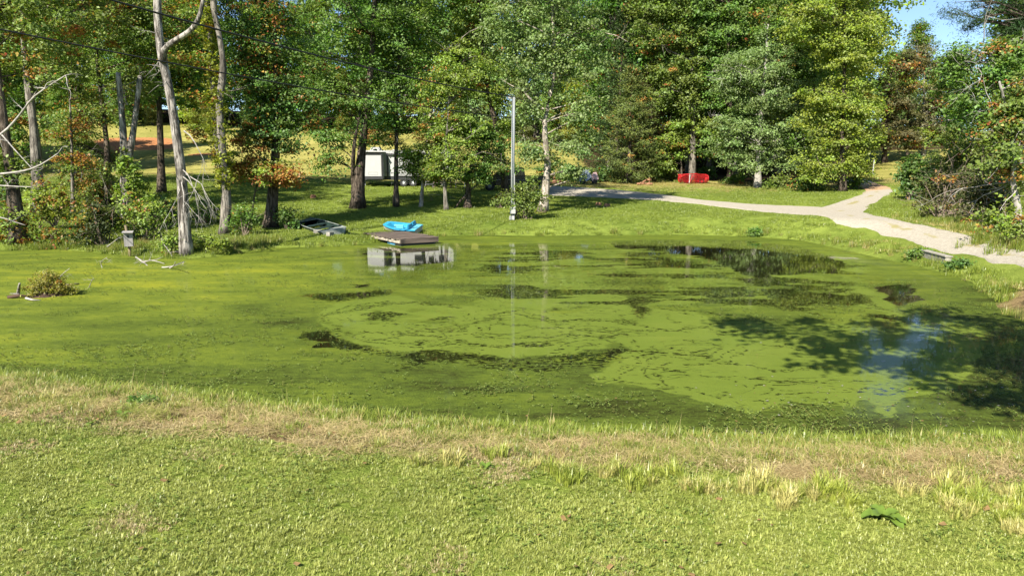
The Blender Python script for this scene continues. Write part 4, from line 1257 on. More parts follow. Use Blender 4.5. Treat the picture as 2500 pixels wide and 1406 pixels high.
# --- bushes and undergrowth
bush('leafy_bush', 'yellow green bush with rusty leaves at the foot of the leaning dark trunk', (35, 592), 120, 110, LIME, .22)
bush('leafy_bush', 'tall yellow green bush between the two grey trunks on the left bank', (135, 560), 110, 130, YELLOW, .14)
bush('leafy_bush', 'rust leaved low bush in front of the grey trunks at the waterline', (130, 596), 110, 46, OLIVE, .45)
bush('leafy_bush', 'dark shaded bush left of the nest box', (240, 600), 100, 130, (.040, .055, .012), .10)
bush('leafy_bush', 'bright leafy bush around the foot of the broken snag', (345, 585), 130, 110, LIME, .05)
bush('leafy_bush', 'dark green bush between the snag and the dead forked tree', (390, 560), 110, 100, GREEN, .03)
bush('leafy_bush', 'pale green bush behind the leaning trunk on the left bank', (10, 540), 110, 150, GREEN, .12)
bush('leafy_bush', 'olive bush with reddish tips beside the slender trunk', (215, 505), 120, 130, OLIVE, .22)
bush('weedy_bush', 'yellow green weeds heaped right of the dead forked tree', (520, 612), 110, 46, YELLOW, .0, size=.10, rc=.28)
bush('weedy_bush', 'weeds growing at the foot of the dead forked tree', (425, 618), 60, 60, LIME, .02, size=.10, rc=.26)
bush('leafy_bush', 'green bush under the orange sapling', (600, 575), 60, 80, GREEN, .04)
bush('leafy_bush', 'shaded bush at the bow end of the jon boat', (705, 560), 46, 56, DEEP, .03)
bush('leafy_bush', 'dark bush left of the winding brown stem', (500, 545), 70, 66, GREEN, .03)
bush('round_bush', 'round dense evergreen bush hiding the right of the steel pole foot', (1284, 537), 78, 96, (.15, .19, .035), .0, size=.13, dens=2.0, twig=1)
bush('leafy_bush', 'low sapling bush leaning left of the steel pole foot', (1222, 508), 50, 40, OLIVE, .02, size=.11)
bush('vine_column', 'upright column of kudzu like leaves beside the driveway', (2218, 488), 56, 118, DEEP, .0, size=.2, dens=1.2, twig=2)
bush('vine_mound', 'green vine mound behind the upright leafy column', (2300, 478), 120, 110, (.052, .092, .018), .03, size=.18, dens=1.1)
bush('brushy_thicket', 'brown brushy thicket with bare twigs beside the driveway', (2330, 532), 150, 130, (.095, .095, .030), .12, twig=40, dens=.8)
bush('brushy_thicket', 'dark tangled thicket below the white sycamore', (2400, 550), 130, 170, (.075, .085, .024), .12, twig=34, dens=.8)
bush('brushy_thicket', 'tall rusty thicket behind the white sycamore', (2430, 520), 150, 250, OLIVE, .14, twig=40, dens=.9, size=.15)
bush('leafy_bush', 'tall olive bush rising over the kudzu mound', (2350, 490), 150, 220, OLIVE, .06, twig=30, size=.16)
bush('leafy_bush', 'bright green bush at the foot of the white sycamore', (2425, 580), 90, 96, LIME, .05)
bush('leafy_bush', 'leafy bush cut by the right picture edge', (2495, 596), 90, 90, LIME, .08)
GW = 'low shrubs along the foot of the wood'
for i, (x, y, w, h) in enumerate(((1475, 445, 60, 40), (1580, 443, 60, 30), (1630, 441, 56, 44), (1720, 438, 50, 34), (1800, 450, 60, 26), (1900, 462, 70, 34), (1965, 466, 60, 30), (2085, 462, 40, 40), (1420, 443, 60, 40), (1350, 440, 90, 50))):
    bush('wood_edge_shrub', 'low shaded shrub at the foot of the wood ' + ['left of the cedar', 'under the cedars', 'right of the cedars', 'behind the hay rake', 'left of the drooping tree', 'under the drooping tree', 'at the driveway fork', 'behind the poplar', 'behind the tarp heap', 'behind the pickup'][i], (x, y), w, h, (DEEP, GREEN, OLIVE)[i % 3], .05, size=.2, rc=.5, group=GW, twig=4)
bush('pasture_bush', 'yellowish bush on the pasture just above the trailer roof', (930, 352), 120, 26, (.20, .18, .04), .15, size=.3, rc=.8, twig=2)
bush('pasture_bush', 'red brown bush high on the pasture above the trailer', (905, 336), 70, 18, BROWN, .6, size=.3, rc=.8, twig=2)
bush('pasture_bush', 'dark bush in front of the red clay patch', (270, 400), 60, 40, OLIVE, .3, size=.2, rc=.5)
bush('bank_weed', 'leafy weed clump on the right bank beside the culvert', (2245, 628), 60, 26, GREEN, .0, size=.10, rc=.2, twig=1, cat='weed')
bush('bank_weed', 'dark leafy weed right of the culvert', (2345, 655), 56, 22, DEEP, .0, size=.09, rc=.2, twig=1, cat='weed')
bush('bank_weed', 'upright weed on the far shoreline right of the pond middle', (1842, 578), 24, 24, GREEN, .0, size=.10, rc=.2, twig=1, cat='weed')
bush('bank_weed', 'green weed clump on the near bank left of the picture middle', (345, 992), 80, 34, GREEN, .0, size=.045, rc=.09, twig=1, cat='weed', aspect=.3)

# ------------------------------------------------------------------ white travel trailer
def trailer():
    b = G(965, 456)
    d = b[1]
    x0 = P(880, 456, d)[0]
    z0 = min(gz(x0 + 1, d + .5), gz(x0 + 5, d + .5)) - .02
    R = thing('travel_trailer', 'white travel trailer with slide out parked on the pasture behind the grove', 'trailer', (x0, d, z0), math.radians(-1.5))
    L, Wd = 8.1, 2.45
    zb, zs, zt = .58, .90, 3.05
    MB().prism([(0, zs), (L - .55, zs), (L, 1.35), (L - .1, zt - .35), (L - .45, zt), (.05, zt)], 0, Wd).build('body', M['white_metal'], R)
    MB().prism([(0.02, zb), (L - .75, zb), (L - .5, zs), (0.02, zs)], .03, Wd - .03).build('skirt', M['charcoal'], R)
    MB().box(.05, L - .4, .02, Wd - .02, zt + .002, zt + .06, b=.01).build('roof', M['white_paint'], R)
    a = MB().prism([(.75, zt + .06), (1.7, zt + .06), (1.55, zt + .36), (.85, zt + .36)], .8, 1.6).build('air_conditioner', M['white_metal'], R)
    MB().box(2.7, 3.05, .9, 1.25, zt + .06, zt + .16).build('roof_vent', M['white_paint'], R)
    MB().box(5.0, 5.35, 1.1, 1.45, zt + .06, zt + .16).build('roof_vent', M['white_paint'], R)
    s = MB().box(.55, 2.12, -.85, -.001, .66, 2.72, b=.012).build('slide_out', M['white_metal'], R)
    MB().box(.52, .60, -.875, -.78, .64, 2.76).build('trim', M['charcoal'], s)
    MB().box(2.06, 2.16, -.875, -.70, .64, 2.76).build('trim', M['charcoal'], s)
    MB().box(.60, 2.06, -.876, -.80, 2.68, 2.755).build('trim', M['charcoal'], s)
    MB().box(.60, 2.06, -.876, -.80, .642, .90).build('lower_trim', M['charcoal'], s)
    w = MB()
    for (u0, u1, v0, v1) in ((.95, 1.75, 1.02, 1.04), (.95, 1.75, 1.22, 1.24), (.95, .97, 1.04, 1.22), (1.73, 1.75, 1.04, 1.22)):
        w.box(u0, u1, -.8545, -.8495, v0, v1)
    w.build('hatch_outline', M['grey_trim'], s)
    t = MB()
    t.prism([(.0, 2.95), (2.3, 2.93), (2.3, 2.96), (0, 2.985)], -.9, -.003)
    t.build('slide_topper', M['white_paint'], R)
    MB().box(2.38, 2.50, -.10, -.003, zs, 2.86).build('arm_and_shadow_bar', M['charcoal'], R)  # dark bar at the awning end, painting the shadow beside the slide out
    MB().box(2.52, 6.9, -.14, -.003, 2.66, 2.82).build('awning', M['charcoal'], R)
    MB().box(6.92, 7.02, -.10, -.003, zs, 2.86).build('arm_and_shadow_bar', M['charcoal'], R)
    h = MB()
    for (u0, u1, v0, v1) in ((3.88, 4.42, .96, .98), (3.88, 4.42, 1.66, 1.68), (3.88, 3.90, .98, 1.66), (4.40, 4.42, .98, 1.66)):
        h.box(u0, u1, -.012, -.002, v0, v1)
    h.build('hatch', M['grey_trim'], R)
    MB().prism([(1.5, 1.32), (2.6, 1.16), (3.7, 1.08), (3.75, 1.14), (2.7, 1.22)], -.008, -.002).build('stripe', M['grey_trim'], R)
    MB().prism([(3.3, .92), (3.5, .905), (5.3, .905), (5.5, .93), (5.2, 1.05), (3.6, 1.05)], -.07, -.002).build('fender', M['grey_trim'], R)
    dr = MB().box(5.75, 6.42, -.03, -.003, .92, 2.62, b=.01).build('door', M['white_paint'], R)
    MB().box(5.85, 6.32, -.038, -.031, 1.85, 2.4).build('pane', M['glass'], dr)
    MB().box(6.30, 6.36, -.07, -.031, 1.55, 1.68).build('handle', M['charcoal'], dr)
    for (u0, u1) in ((4.6, 5.5), (6.75, 7.3)):
        wi_ = MB().box(u0, u1, -.035, -.003, 1.75, 2.35, b=.012).build('window', M['charcoal'], R)
        MB().box(u0 + .06, u1 - .06, -.042, -.036, 1.81, 2.29).build('pane', M['glass'], wi_)
    for wxx_ in (3.78, 4.60):
        for y_, sgn in ((.18, -1), (Wd - .18, 1)):
            whl = MB().lathe([(.16, -.11), (.30, -.12), (.345, -.08), (.345, .08), (.30, .12), (.16, .11)], 24, T(wxx_, y_, .345)).build('wheel', M['rubber'], R, sm=False)
            rm = MB().lathe([(0, -.10), (.05, -.12), (.06, -.095), (.17, -.085), (.20, -.115), (.21, -.10), (.21, .1), (0, .1)], 24, T(wxx_, y_, .345))
            rmo = rm.build('rim', M['alloy'], whl)
            if sgn < 0:
                for k in range(6):
                    a_ = k * math.pi / 3
                    Mx = T(wxx_ + .115 * math.cos(a_), y_ - .10, .345 + .115 * math.sin(a_))
                    MB().lathe([(0, -.004), (.034, -.004), (.034, .02)], 8, Mx).build('slot', M['charcoal'], whl)
    st = MB()
    for k, (z_, y_) in enumerate(((.22, -.75), (.45, -.45), (.68, -.15))):
        st.box(5.8, 6.4, y_ - .13, y_ + .13, z_ - .02, z_ + .02)
    st.box(5.76, 5.80, -.9, 0, .0, .06); st.box(6.40, 6.44, -.9, 0, .0, .06)
    for u in (5.78, 6.42):
        st.tube([(u, -.8, .05), (u, 0, .72)], .025, 5)
    st.build('step', M['grey_trim'], R)
    for u in (.35, L - 1.0):
        MB().tube([(u, .4, zb), (u, .4, .0)], .05, 6).build('jack', M['grey_trim'], R)
    MB().tube([(L - .7, 1.2, .55), (L + .6, 1.2, .5)], .06, 6).build('hitch', M['charcoal'], R)
trailer()

# ------------------------------------------------------------------ dark pickup
def pickup():
    b = G(1238, 468)
    d = b[1]
    x0 = P(1166, 468, d)[0]
    R = thing('pickup_truck', 'dark pickup truck nose left, parked under the trees behind the pole', 'truck', (x0, d + .2, gz(x0 + 2.5, d + .9)), 0)
    body = [(0.05, .55), (.02, .95), (.18, 1.10), (1.28, 1.20), (1.95, 1.82), (2.35, 1.90), (3.55, 1.90), (3.75, 1.80), (3.85, 1.22), (5.55, 1.20), (5.62, .62), (5.1, .50), (4.95, .82), (4.55, .93), (4.15, .82), (4.0, .45), (1.5, .45), (1.38, .8), (.98, .92), (.58, .8), (.45, .5)]
    MB().prism(body, 0, 1.9).build('body', M['truck'], R)
    MB().box(.5, 5.2, .32, 1.58, .42, 1.1).build('chassis', M['charcoal'], R)
    w = MB().prism([(1.42, 1.24), (2.0, 1.76), (2.35, 1.82), (2.42, 1.82), (2.42, 1.24)], -.012, -.002).build('window', M['glass'], R)
    MB().prism([(2.52, 1.24), (2.52, 1.82), (3.5, 1.82), (3.66, 1.74), (3.74, 1.24)], -.012, -.002).build('window', M['glass'], R)
    MB().prism([(1.34, 1.23), (1.93, 1.79), (1.90, 1.80), (1.31, 1.24)], .15, 1.75, T(-.03, 0, .02)).build('windscreen', M['glass'], R)
    MB().box(.0, .12, -.015, .35, .88, 1.04).build('headlight', M['lamp'], R)
    MB().box(.0, .12, 1.55, 1.915, .88, 1.04).build('headlight', M['lamp'], R)
    MB().box(-.10, .12, -.03, 1.93, .50, .68, b=.02).build('bumper', M['grey_trim'], R)
    MB().box(1.5, 3.9, -.014, -.003, .86, .90).build('trim', M['grey_trim'], R)
    MB().box(1.55, 1.72, -.20, -.02, 1.22, 1.36, b=.02).build('mirror', M['charcoal'], R)
    for u in (2.35, 3.5):
        MB().box(u, u + .14, -.03, -.005, 1.06, 1.10).build('handle', M['charcoal'], R)
    for u in (.98, 4.55):
        for y_ in (.14, 1.76):
            wh = MB().lathe([(.18, -.12), (.34, -.13), (.38, -.09), (.38, .09), (.34, .13), (.18, .12)], 24, T(u, y_, .38)).build('wheel', M['rubber'], R)
            MB().lathe([(0, -.09), (.06, -.11), (.18, -.08), (.22, -.12), (.225, .1), (0, .1)], 20, T(u, y_, .38)).build('rim', M['grey_trim'], wh)
pickup()

# yard things beside the trailer
b = G(1122, 462)
R = thing('yellow_cabinet', 'pale yellow panel standing between the trailer and the pickup', 'cabinet', (b[0], b[1] + .6, gz(b[0], b[1] + .6)))
MB().box(-.42, .42, 0, .45, .45, 1.30, b=.015).build('panel', M['yellow'], R)
for u in (-.4, .36):
    MB().box(u, u + .05, .02, .07, -.05, .45).build('leg', M['grey_trim'], R)
b = G(1080, 460)
R = thing('picnic_table', 'dark picnic table in the shade right of the trailer step', 'table', (b[0], b[1] + .3, gz(b[0], b[1] + .3)))
for k in range(5):
    MB().box(-.9, .9, -.36 + k * .15, -.36 + k * .15 + .13, .72, .76).build('plank', M['plank'], R)
for y_ in (-.75, .62):
    MB().box(-.9, .9, y_, y_ + .24, .42, .46).build('bench', M['plank'], R)
for u in (-.7, .7):
    MB().tube([(u, -.62, 0), (u, -.2, .72)], .04, 5).build('leg', M['plank'], R)
    MB().tube([(u, .62, 0), (u, .2, .72)], .04, 5).build('leg', M['plank'], R)
    MB().tube([(u + .05, -.7, .40), (u + .05, .8, .40)], .035, 5).build('brace', M['plank'], R)

# ------------------------------------------------------------------ steel pole, meter boxes, cables
def pole():
    b = G(1252, 538)
    d = b[1]
    R = thing('utility_pole', 'slim grey steel pole with white meter boxes at the far shore', 'pole', b)
    top = P(1254, 238, d) - b
    MB().tube([(0, 0, -.1), (0, 0, top[2] * .5), (top[0], 0, top[2])], [.115, .10, .085], 12).build('pole', M['pole'], R, sm=True)
    MB().box(-.16, .16, -.30, -.10, .38, .78, b=.015).build('meter_box', M['white_paint'], R)
    MB().box(-.11, .11, -.26, -.10, .88, 1.22, b=.012).build('switch_box', M['white_paint'], R)
    MB().box(-.19, .10, -.24, -.10, .02, .26, b=.02).build('base_box', M['white_paint'], R)
    MB().tube([(.10, -.12, .2), (.10, -.12, 2.6)], .022, 6).build('conduit', M['white_paint'], R)
    MB().lathe([(0, -.06), (.07, -.05), (.09, 0), (.07, .08), (0, .1)], 10, T(top[0] - .22, -.08, top[2] - .02)).build('lamp_head', M['white_paint'], R)
    MB().tube([(top[0], 0, top[2] - .05), (top[0] - .2, -.06, top[2] - .02)], .02, 5).build('bracket', M['grey_trim'], R)
    return b + top
TOP = pole()
def cable(label, a, c, sag, rad, n=24):
    t = np.linspace(0, 1, n)[:, None]
    pts = np.asarray(a) * (1 - t) + np.asarray(c) * t
    pts[:, 2] -= sag * 4 * (t * (1 - t))[:, 0]
    b = pts[0].copy()
    o = MB().tube(list(pts - b), rad, 5).build('power_line', M['cable'], None, sm=True)
    o.location = b
    tag(o, label, 'cable')
cable('thick black power line running from the pole top to the upper left', TOP, P(-60, -95, 17.5), .30, .030)
cable('lower black power line sagging across the left trees', TOP + [.05, 3, -.9], P(-120, 48, 20), .25, .026)
cable('thin power line running from the pole to the right wood', TOP, P(1770, 352, 70), .5, .016)
cable('guy wire slanting down behind the steel pole', TOP - [0, 0, .5], G(1278, 505), 0, .012, 6)

# ------------------------------------------------------------------ jon boat
def jon_boat():
    A = G(742, 548); Bq = G(822, 574)
    bow = np.array([A[0], A[1], 0]); v = Bq - A
    ang = math.atan2(v[1], v[0])
    mid = (A + Bq) / 2
    R = thing('jon_boat', 'old dark green flat bottomed boat pulled up on the grass', 'boat', (mid[0], mid[1], gz(mid[0], mid[1]) - .06), ang)
    R.rotation_euler = (math.radians(9), math.radians(2), ang)
    R.scale = (1.22, 1, .64)
    L = 4.1
    xs = np.linspace(-L / 2, L / 2, 13)
    def half(x):
        t = (x + L / 2) / L
        return .62 * (.55 + .45 * min(1, t / .35) ** .7)
    def bot(x):
        t = (x + L / 2) / L
        return .30 * max(0, 1 - t / .28) ** 1.6
    hull = MB(); V = []; F = []
    for x in xs:
        w = half(x); z = bot(x); zt_ = .52 + .10 * max(0, 1 - (x + L / 2) / 1.6)
        wi_ = w - .02
        V += [(x, -w, zt_), (x, -w * .82, z), (x, w * .82, z), (x, w, zt_), (x, wi_, zt_), (x, wi_ * .82, z + .02), (x, -wi_ * .82, z + .02), (x, -wi_, zt_)]
    n = 8
    for i in range(len(xs) - 1):
        for k in range(n):
            k2 = (k + 1) % n
            F.append((i * n + k, i * n + k2, (i + 1) * n + k2, (i + 1) * n + k))
    e = (len(xs) - 1) * n
    hull.add(V, F)
    hull.build('hull', M['boat'], R)
    w = half(xs[-1])
    MB().prism([(-w, .52), (-w * .82, 0), (w * .82, 0), (w, .52)], 0, .035, T(L / 2 - .0335, 0, 0) @ Matrix.Rotation(math.pi / 2, 4, 'Z') @ T(0, -.02, 0)).build('transom', M['boat_rim'], R)
    w = half(xs[0])
    MB().prism([(-w, .62), (-w * .82, .3), (w * .82, .3), (w, .62)], 0, .03, T(-L / 2 + .01, 0, 0) @ Matrix.Rotation(math.pi / 2, 4, 'Z')).build('bow_board', M['boat'], R)
    for sgn in (-1, 1):
        MB().tube([(x, sgn * half(x), .535 + .10 * max(0, 1 - (x + L / 2) / 1.6)) for x in xs], .026, 6).build('gunwale', M['boat_rim'], R)
    MB().box(-L / 2 + .02, -L / 2 + .75, -.42, .42, .575, .61).build('bow_deck', M['boat'], R)
    for x in (-.55, .55):
        MB().box(x - .16, x + .16, -.585, .585, .36, .40).build('seat', M['boat'], R)
    MB().box(L / 2 - .42, L / 2 - .03, -.59, .59, .50, .545).build('stern_seat', M['boat_rim'], R)
jon_boat()
for k, (x, y, nm) in enumerate(((776, 571, 'left of the two concrete blocks propping the boat'), (806, 577, 'right of the two concrete blocks propping the boat'))):
    b = G(x, y)
    o = MB().box(-.2, .2, -.1, .1, 0, .2, b=.012).build('concrete_block', M['block'])
    o.location = b; o.rotation_euler = (0, .05, .3 + k)
    tag(o, nm, 'block')

# ------------------------------------------------------------------ floating dock
def dock():
    A = W(888, 570, .28); Bc = W(976, 586, .28); C_ = W(1060, 574, .28)
    ux = (Bc - A); Lx = np.linalg.norm(ux[:2]); ang = math.atan2(ux[1], ux[0])
    wv = C_ - Bc
    Wd = 1.95
    R = thing('floating_dock', 'weathered plank dock on floats at the far shore', 'dock', (A[0], A[1], 0), ang)
    Lx = min(Lx, 5.6)
    n = 15; pw = Lx / n
    r = rr_()
    for k in range(n):
        MB().box(k * pw + .012, (k + 1) * pw - .012, -.04 - r.uniform(0, .05), Wd + .03 + r.uniform(0, .06), .285 + r.normal() * .004, .325 + r.normal() * .006).build('plank', M['plank'], R)
    MB().box(.9, Lx, -.02, .03, .12, .283).build('front_beam', M['beam'], R)
    MB().box(.9, 3.0, -.065, -.022, .15, .23).build('rub_rail', M['beam'], R)
    MB().box(Lx - .03, Lx + .03, .032, Wd, .10, .29).build('end_beam', M['plank'], R)
    MB().box(.9, Lx - .04, Wd - .05, Wd, .12, .283).build('back_beam', M['beam'], R)
    MB().lathe([(0, -.45), (.24, -.45), (.28, -.38), (.28, .38), (.24, .45), (0, .45)], 16, T(Lx - 1.15, .35, -.02) @ Matrix.Rotation(math.pi / 2, 4, 'Z')).build('drum_float', M['blue_drum'], R, sm=True)
    MB().box(Lx - .62, Lx - .06, .05, Wd - .1, -.2, .10, b=.03).build('black_float', M['charcoal'], R)
    MB().box(1.0, 2.2, .1, Wd - .3, -.2, .10, b=.03).build('black_float', M['charcoal'], R)
    return R, ang
DOCK, DANG = dock()

# ------------------------------------------------------------------ turquoise pedal boat
def pedal_boat():
    A = G(945, 560); Bq = G(1020, 570)
    v = Bq - A
    ang = math.atan2(v[1], v[0]) - .05
    mid = (A + Bq) / 2
    R = thing('pedal_boat', 'turquoise plastic pedal boat lying on the grass behind the dock', 'boat', (mid[0], mid[1], gz(mid[0], mid[1]) + .0), ang)
    R.rotation_euler = (math.radians(11), math.radians(3), ang)
    R.scale = (.80, .80, .72)
    L = 2.35
    xs = np.linspace(-L / 2, L / 2, 11)
    V = []; F = []
    def hw(x):
        t = (x + L / 2) / L
        return .78 * (.42 + .58 * min(1, t / .42) ** .6) * (1 - .12 * max(0, t - .8) / .2)
    for x in xs:
        t = (x + L / 2) / L; w = hw(x)
        zt_ = .36 + .16 * max(0, 1 - t / .5) ** 1.3
        zk = .02 + .22 * max(0, 1 - t / .3) ** 1.5
        V += [(x, -w, zt_), (x, -w + .02, zt_ - .07), (x, -w * .74, zk), (x, w * .74, zk), (x, w - .02, zt_ - .07), (x, w, zt_)]
    for i in range(len(xs) - 1):
        for k in range(5):
            F.append((i * 6 + k, i * 6 + k + 1, (i + 1) * 6 + k + 1, (i + 1) * 6 + k))
    F.append(tuple(range(5, -1, -1))); e = (len(xs) - 1) * 6; F.append(tuple(range(e, e + 6)))
    MB().add(V, F).build('hull', M['white_paint'], R)
    # deck rim and well
    V = []; F = []
    for x in xs:
        t = (x + L / 2) / L; w = hw(x) + .03
        zt_ = .365 + .16 * max(0, 1 - t / .5) ** 1.3
        wi = w - .20
        zw = zt_ - (.24 if .12 < t < .85 else 0.0)
        V += [(x, -w, zt_ - .05), (x, -w, zt_), (x, -wi, zt_), (x, -wi + .05, zw), (x, wi - .05, zw), (x, wi, zt_), (x, w, zt_), (x, w, zt_ - .05)]
    for i in range(len(xs) - 1):
        for k in range(7):
            F.append((i * 8 + k, i * 8 + k + 1, (i + 1) * 8 + k + 1, (i + 1) * 8 + k))
    MB().add(V, F).build('deck', M['blue'], R)
    for sgn in (-1, 1):
        s = MB()
        y0, y1 = (.06, .56) if sgn > 0 else (-.56, -.06)
        s.prism([(.05, .20), (.48, .20), (.62, .68), (.72, .68), (.80, .22), (.80, .16), (.05, .16)], y0, y1)
        s.build('seat', M['blue'], R)
        MB().prism([(.50, .26), (.605, .62), (.59, .62), (.485, .26)], y0 + .05, y1 - .05, T(-.012, 0, .0)).build('backrest', M['blue_light'], R)
    MB().box(-.55, .1, -.05, .05, .18, .46, b=.02).build('console', M['blue_light'], R)
    MB().box(.78, 1.16, -.6, .6, .345, .40, b=.015).build('stern_deck', M['blue_light'], R)
    for sgn in (-1, 1):
        MB().tube([(-.45, sgn * .05, .33), (-.45, sgn * .26, .33), (-.45, sgn * .26, .42)], .018, 5).build('pedal', M['charcoal'], R)
pedal_boat()

# ------------------------------------------------------------------ red hay rake
def hay_rake():
    b = G(1692, 449)
    R = thing('hay_rake', 'bright red side delivery hay rake parked at the wood edge', 'farm implement', b, math.radians(-4))
    R.scale = (1, 1, .82)
    # slanted reel: five tooth bars carried between two spider wheels
    e0, e1 = np.array([-1.25, -.15, .60]), np.array([1.30, .35, .60])
    for sgn, c in ((-1, e0), (1, e1)):
        sp = MB().lathe([(.30, -.03), (.40, -.035), (.44, 0), (.40, .035), (.30, .03), (.30, -.03)], 20, T(*c) @ Matrix.Rotation(math.pi / 2 + .25, 4, 'Z'))
        sp.build('reel_wheel', M['red'], R)
    for k in range(6):
        a = k * 2 * math.pi / 6 + .3
        off = np.array([0, math.cos(a) * .36, math.sin(a) * .36])
        bar = MB().tube([e0 + off, e1 + off], .032, 6).build('tooth_bar', M['red'], R)
        t = MB()
        for u in np.linspace(.03, .97, 26):
            q = e0 + (e1 - e0) * u + off
            t.tube([q, q + [.05, -.05, -.27]], .009, 4)
        t.build('tooth', M['red'], bar)['kind'] = 'stuff'
    MB().tube([(-1.35, .4, 1.02), (0, .5, 1.10), (1.3, .6, 1.02)], .055, 7).build('top_beam', M['red'], R)
    MB().tube([(-1.3, .4, 1.02), e0], .045, 6).build('reel_hanger', M['red'], R)
    MB().tube([(1.3, .6, 1.02), e1], .045, 6).build('reel_hanger', M['red'], R)
    MB().tube([(-.45, -.55, .12), (-.42, -.5, .9), (-.25, .45, 1.1)], .045, 6).build('jack_stand', M['white_paint'], R)
    MB().tube([(-.42, -.55, .12), (-.15, -.5, 1.0)], .035, 6).build('hitch_brace', M['red'], R)
    MB().tube([(-.2, .5, 1.08), (-.9, -.3, .95), (-1.55, -.9, .55)], .05, 6).build('drawbar', M['red'], R)
    MB().box(-1.38, -1.08, -.28, -.12, .50, .86, b=.03).build('gear_case', M['red'], R)
    MB().box(1.10, 1.36, .10, .24, .48, .80, b=.03).build('shield', M['red'], R)
    MB().tube([(-1.0, -.2, 1.0), (.2, -.1, 1.16), (1.1, .3, 1.0)], .03, 6).build('control_rod', M['red'], R)
    for x, y in ((-.5, .5), (.55, .75), (.85, .35)):
        wh = MB().lathe([(.12, -.06), (.24, -.07), (.27, 0), (.24, .07), (.12, .06)], 16, T(x, y, .27)).build('wheel', M['rubber'], R)
        MB().lathe([(0, -.05), (.12, -.055), (.12, .055), (0, .05)], 12, T(x, y, .27)).build('rim', M['red'], wh)
hay_rake()

# ------------------------------------------------------------------ logs, tarp heap, culvert, stake and small things
r = rr_()
def log(label, a, c, rad, mat='log', name='log'):
    a = np.asarray(a, float); c = np.asarray(c, float)
    pts = np.array([a + (c - a) * t + r.normal(size=3) * rad * .25 * (0 < t < 1) for t in np.linspace(0, 1, 5)])
    o = MB().tube(list(pts - a), list(np.linspace(rad, rad * .75, 5) * r.uniform(.9, 1.1, 5)), 8).build(name, M[mat], None, sm=False)
    o.location = a
    tag(o, label, 'log' if name == 'log' else 'branch')
lb = G(1575, 452)
for lab, p, q, rad in (('lowest reddish log of the heap at the wood edge', (-.75, 0, .1), (.2, .1, .12), .10),
                       ('pale slanting log leaning on the log heap', (-.5, -.05, .15), (.45, .2, .62), .08),
                       ('short log at the right foot of the log heap', (.1, -.1, .1), (.62, -.1, .12), .10),
                       ('log lying across the top of the log heap', (.05, .15, .42), (.5, -.1, .5), .09),
                       ('dark upright stub in the log heap', (.3, .0, .05), (.42, .05, .45), .07)):
    log(lab, lb + np.array(p), lb + np.array(q), rad)

def tarp_heap():
    b = G(1438, 452)
    b = np.array([b[0], b[1] + 1.0, gz(b[0], b[1] + 1)])
    R = thing('covered_mower', 'machine under a grey blue tarp in the shade right of the pale trunk', 'covered machine', b)
    n, m = 18, 12
    for nm, x0, x1, mat, zt_ in (('tarp', -.8, .35, 'tarp', 1.25), ('cloth', .32, .95, 'tarp_pink', 1.05)):
        V = []
        for j in range(m):
            for i in range(n):
                u = i / (n - 1); v = j / (m - 1)
                x = x0 + (x1 - x0) * u
                e = min(1, 4 * min(u, 1 - u), 4 * min(v, 1 - v))
                z = .55 + (zt_ - .55) * e ** .5 * (.85 + .3 * float(vnoise(np.array([x * 2.3]), np.array([v * 3.1]), 60)[0]))
                y = -.45 + .9 * v
                z -= .35 * (1 - e) * float(vnoise(np.array([x * 5]), np.array([v * 5.]), 61)[0])
                V.append((x, y, z))
        F = [(j * n + i, j * n + i + 1, (j + 1) * n + i + 1, (j + 1) * n + i) for j in range(m - 1) for i in range(n - 1)]
        o = MB().add(V, F).build(nm, M[mat], R)
        md = o.modifiers.new('thick', 'SOLIDIFY'); md.thickness = .015
    MB().box(-.7, .85, -.36, .36, .30, .62, b=.05).build('machine', M['charcoal'], R)
    for u in (-.5, .6):
        for y_ in (-.38, .38):
            MB().lathe([(0, -.07), (.2, -.07), (.24, -.04), (.24, .04), (.2, .07), (0, .07)], 14, T(u, y_, .24)).build('wheel', M['rubber'], R)
tarp_heap()
pb = G(1362, 452)
for dx, dy, dz, ln_, lab in ((-.8, .5, .10, .75, 'left bottom log of the shaded woodpile behind the pale trunk'), (.05, .6, .10, .7, 'right bottom log of the shaded woodpile behind the pale trunk'),
                             (-.45, .55, .28, .8, 'top log of the shaded woodpile behind the pale trunk')):
    a = pb + np.array([dx, dy, 0]); a[2] = gz(a[0], a[1]) + dz
    log(lab, a, a + [ln_, .05, .01], .10, 'log')

b = G(2283, 640)
ca = G(2255, 622); cb = G(2315, 642)
R = thing('culvert_headwall', 'low concrete culvert wall in the grass of the right bank', 'wall', ((ca[0] + cb[0]) / 2, (ca[1] + cb[1]) / 2, min(ca[2], cb[2]) - .05), math.atan2(cb[1] - ca[1], cb[0] - ca[0]))
Lc = np.linalg.norm(cb - ca)
MB().box(-Lc / 2, Lc / 2, -.10, .10, -.1, .24, b=.015).build('wall', M['block'], R)
MB().box(-Lc / 2 - .03, Lc / 2 + .03, -.13, .13, .242, .29, b=.01).build('cap', M['block'], R)

b = G(2130, 431)
o = MB().tube([(0, 0, -.1), (.02, 0, 1.0), (.05, 0, 1.65)], [.06, .055, .05], 7).build('fence_stake', M['white_paint'])
o.location = b; tag(o, 'pale upright stake in the pasture gap beyond the driveway', 'stake')
for (x, y, nm) in ((1461, 502, 'brown stump in the tree shade right of the pale trunk'), (1482, 505, 'smaller brown stump beside the first in the tree shade'), (765, 483, 'low brown stump on the grass left of the double trunk')):
    b = G(x, y)
    n_ = MB().lathe([(0.0, .20), (.16, .21), (.19, .17), (.22, 0), (.30, -.08)], 11, Matrix.Rotation(math.pi / 2, 4, 'X'))
    o = n_.build('stump', M['log']); o.location = b; o.rotation_euler = (.1, 0, r.uniform(0, 6)); tag(o, nm, 'stump')
b = G(735, 551)
o = None

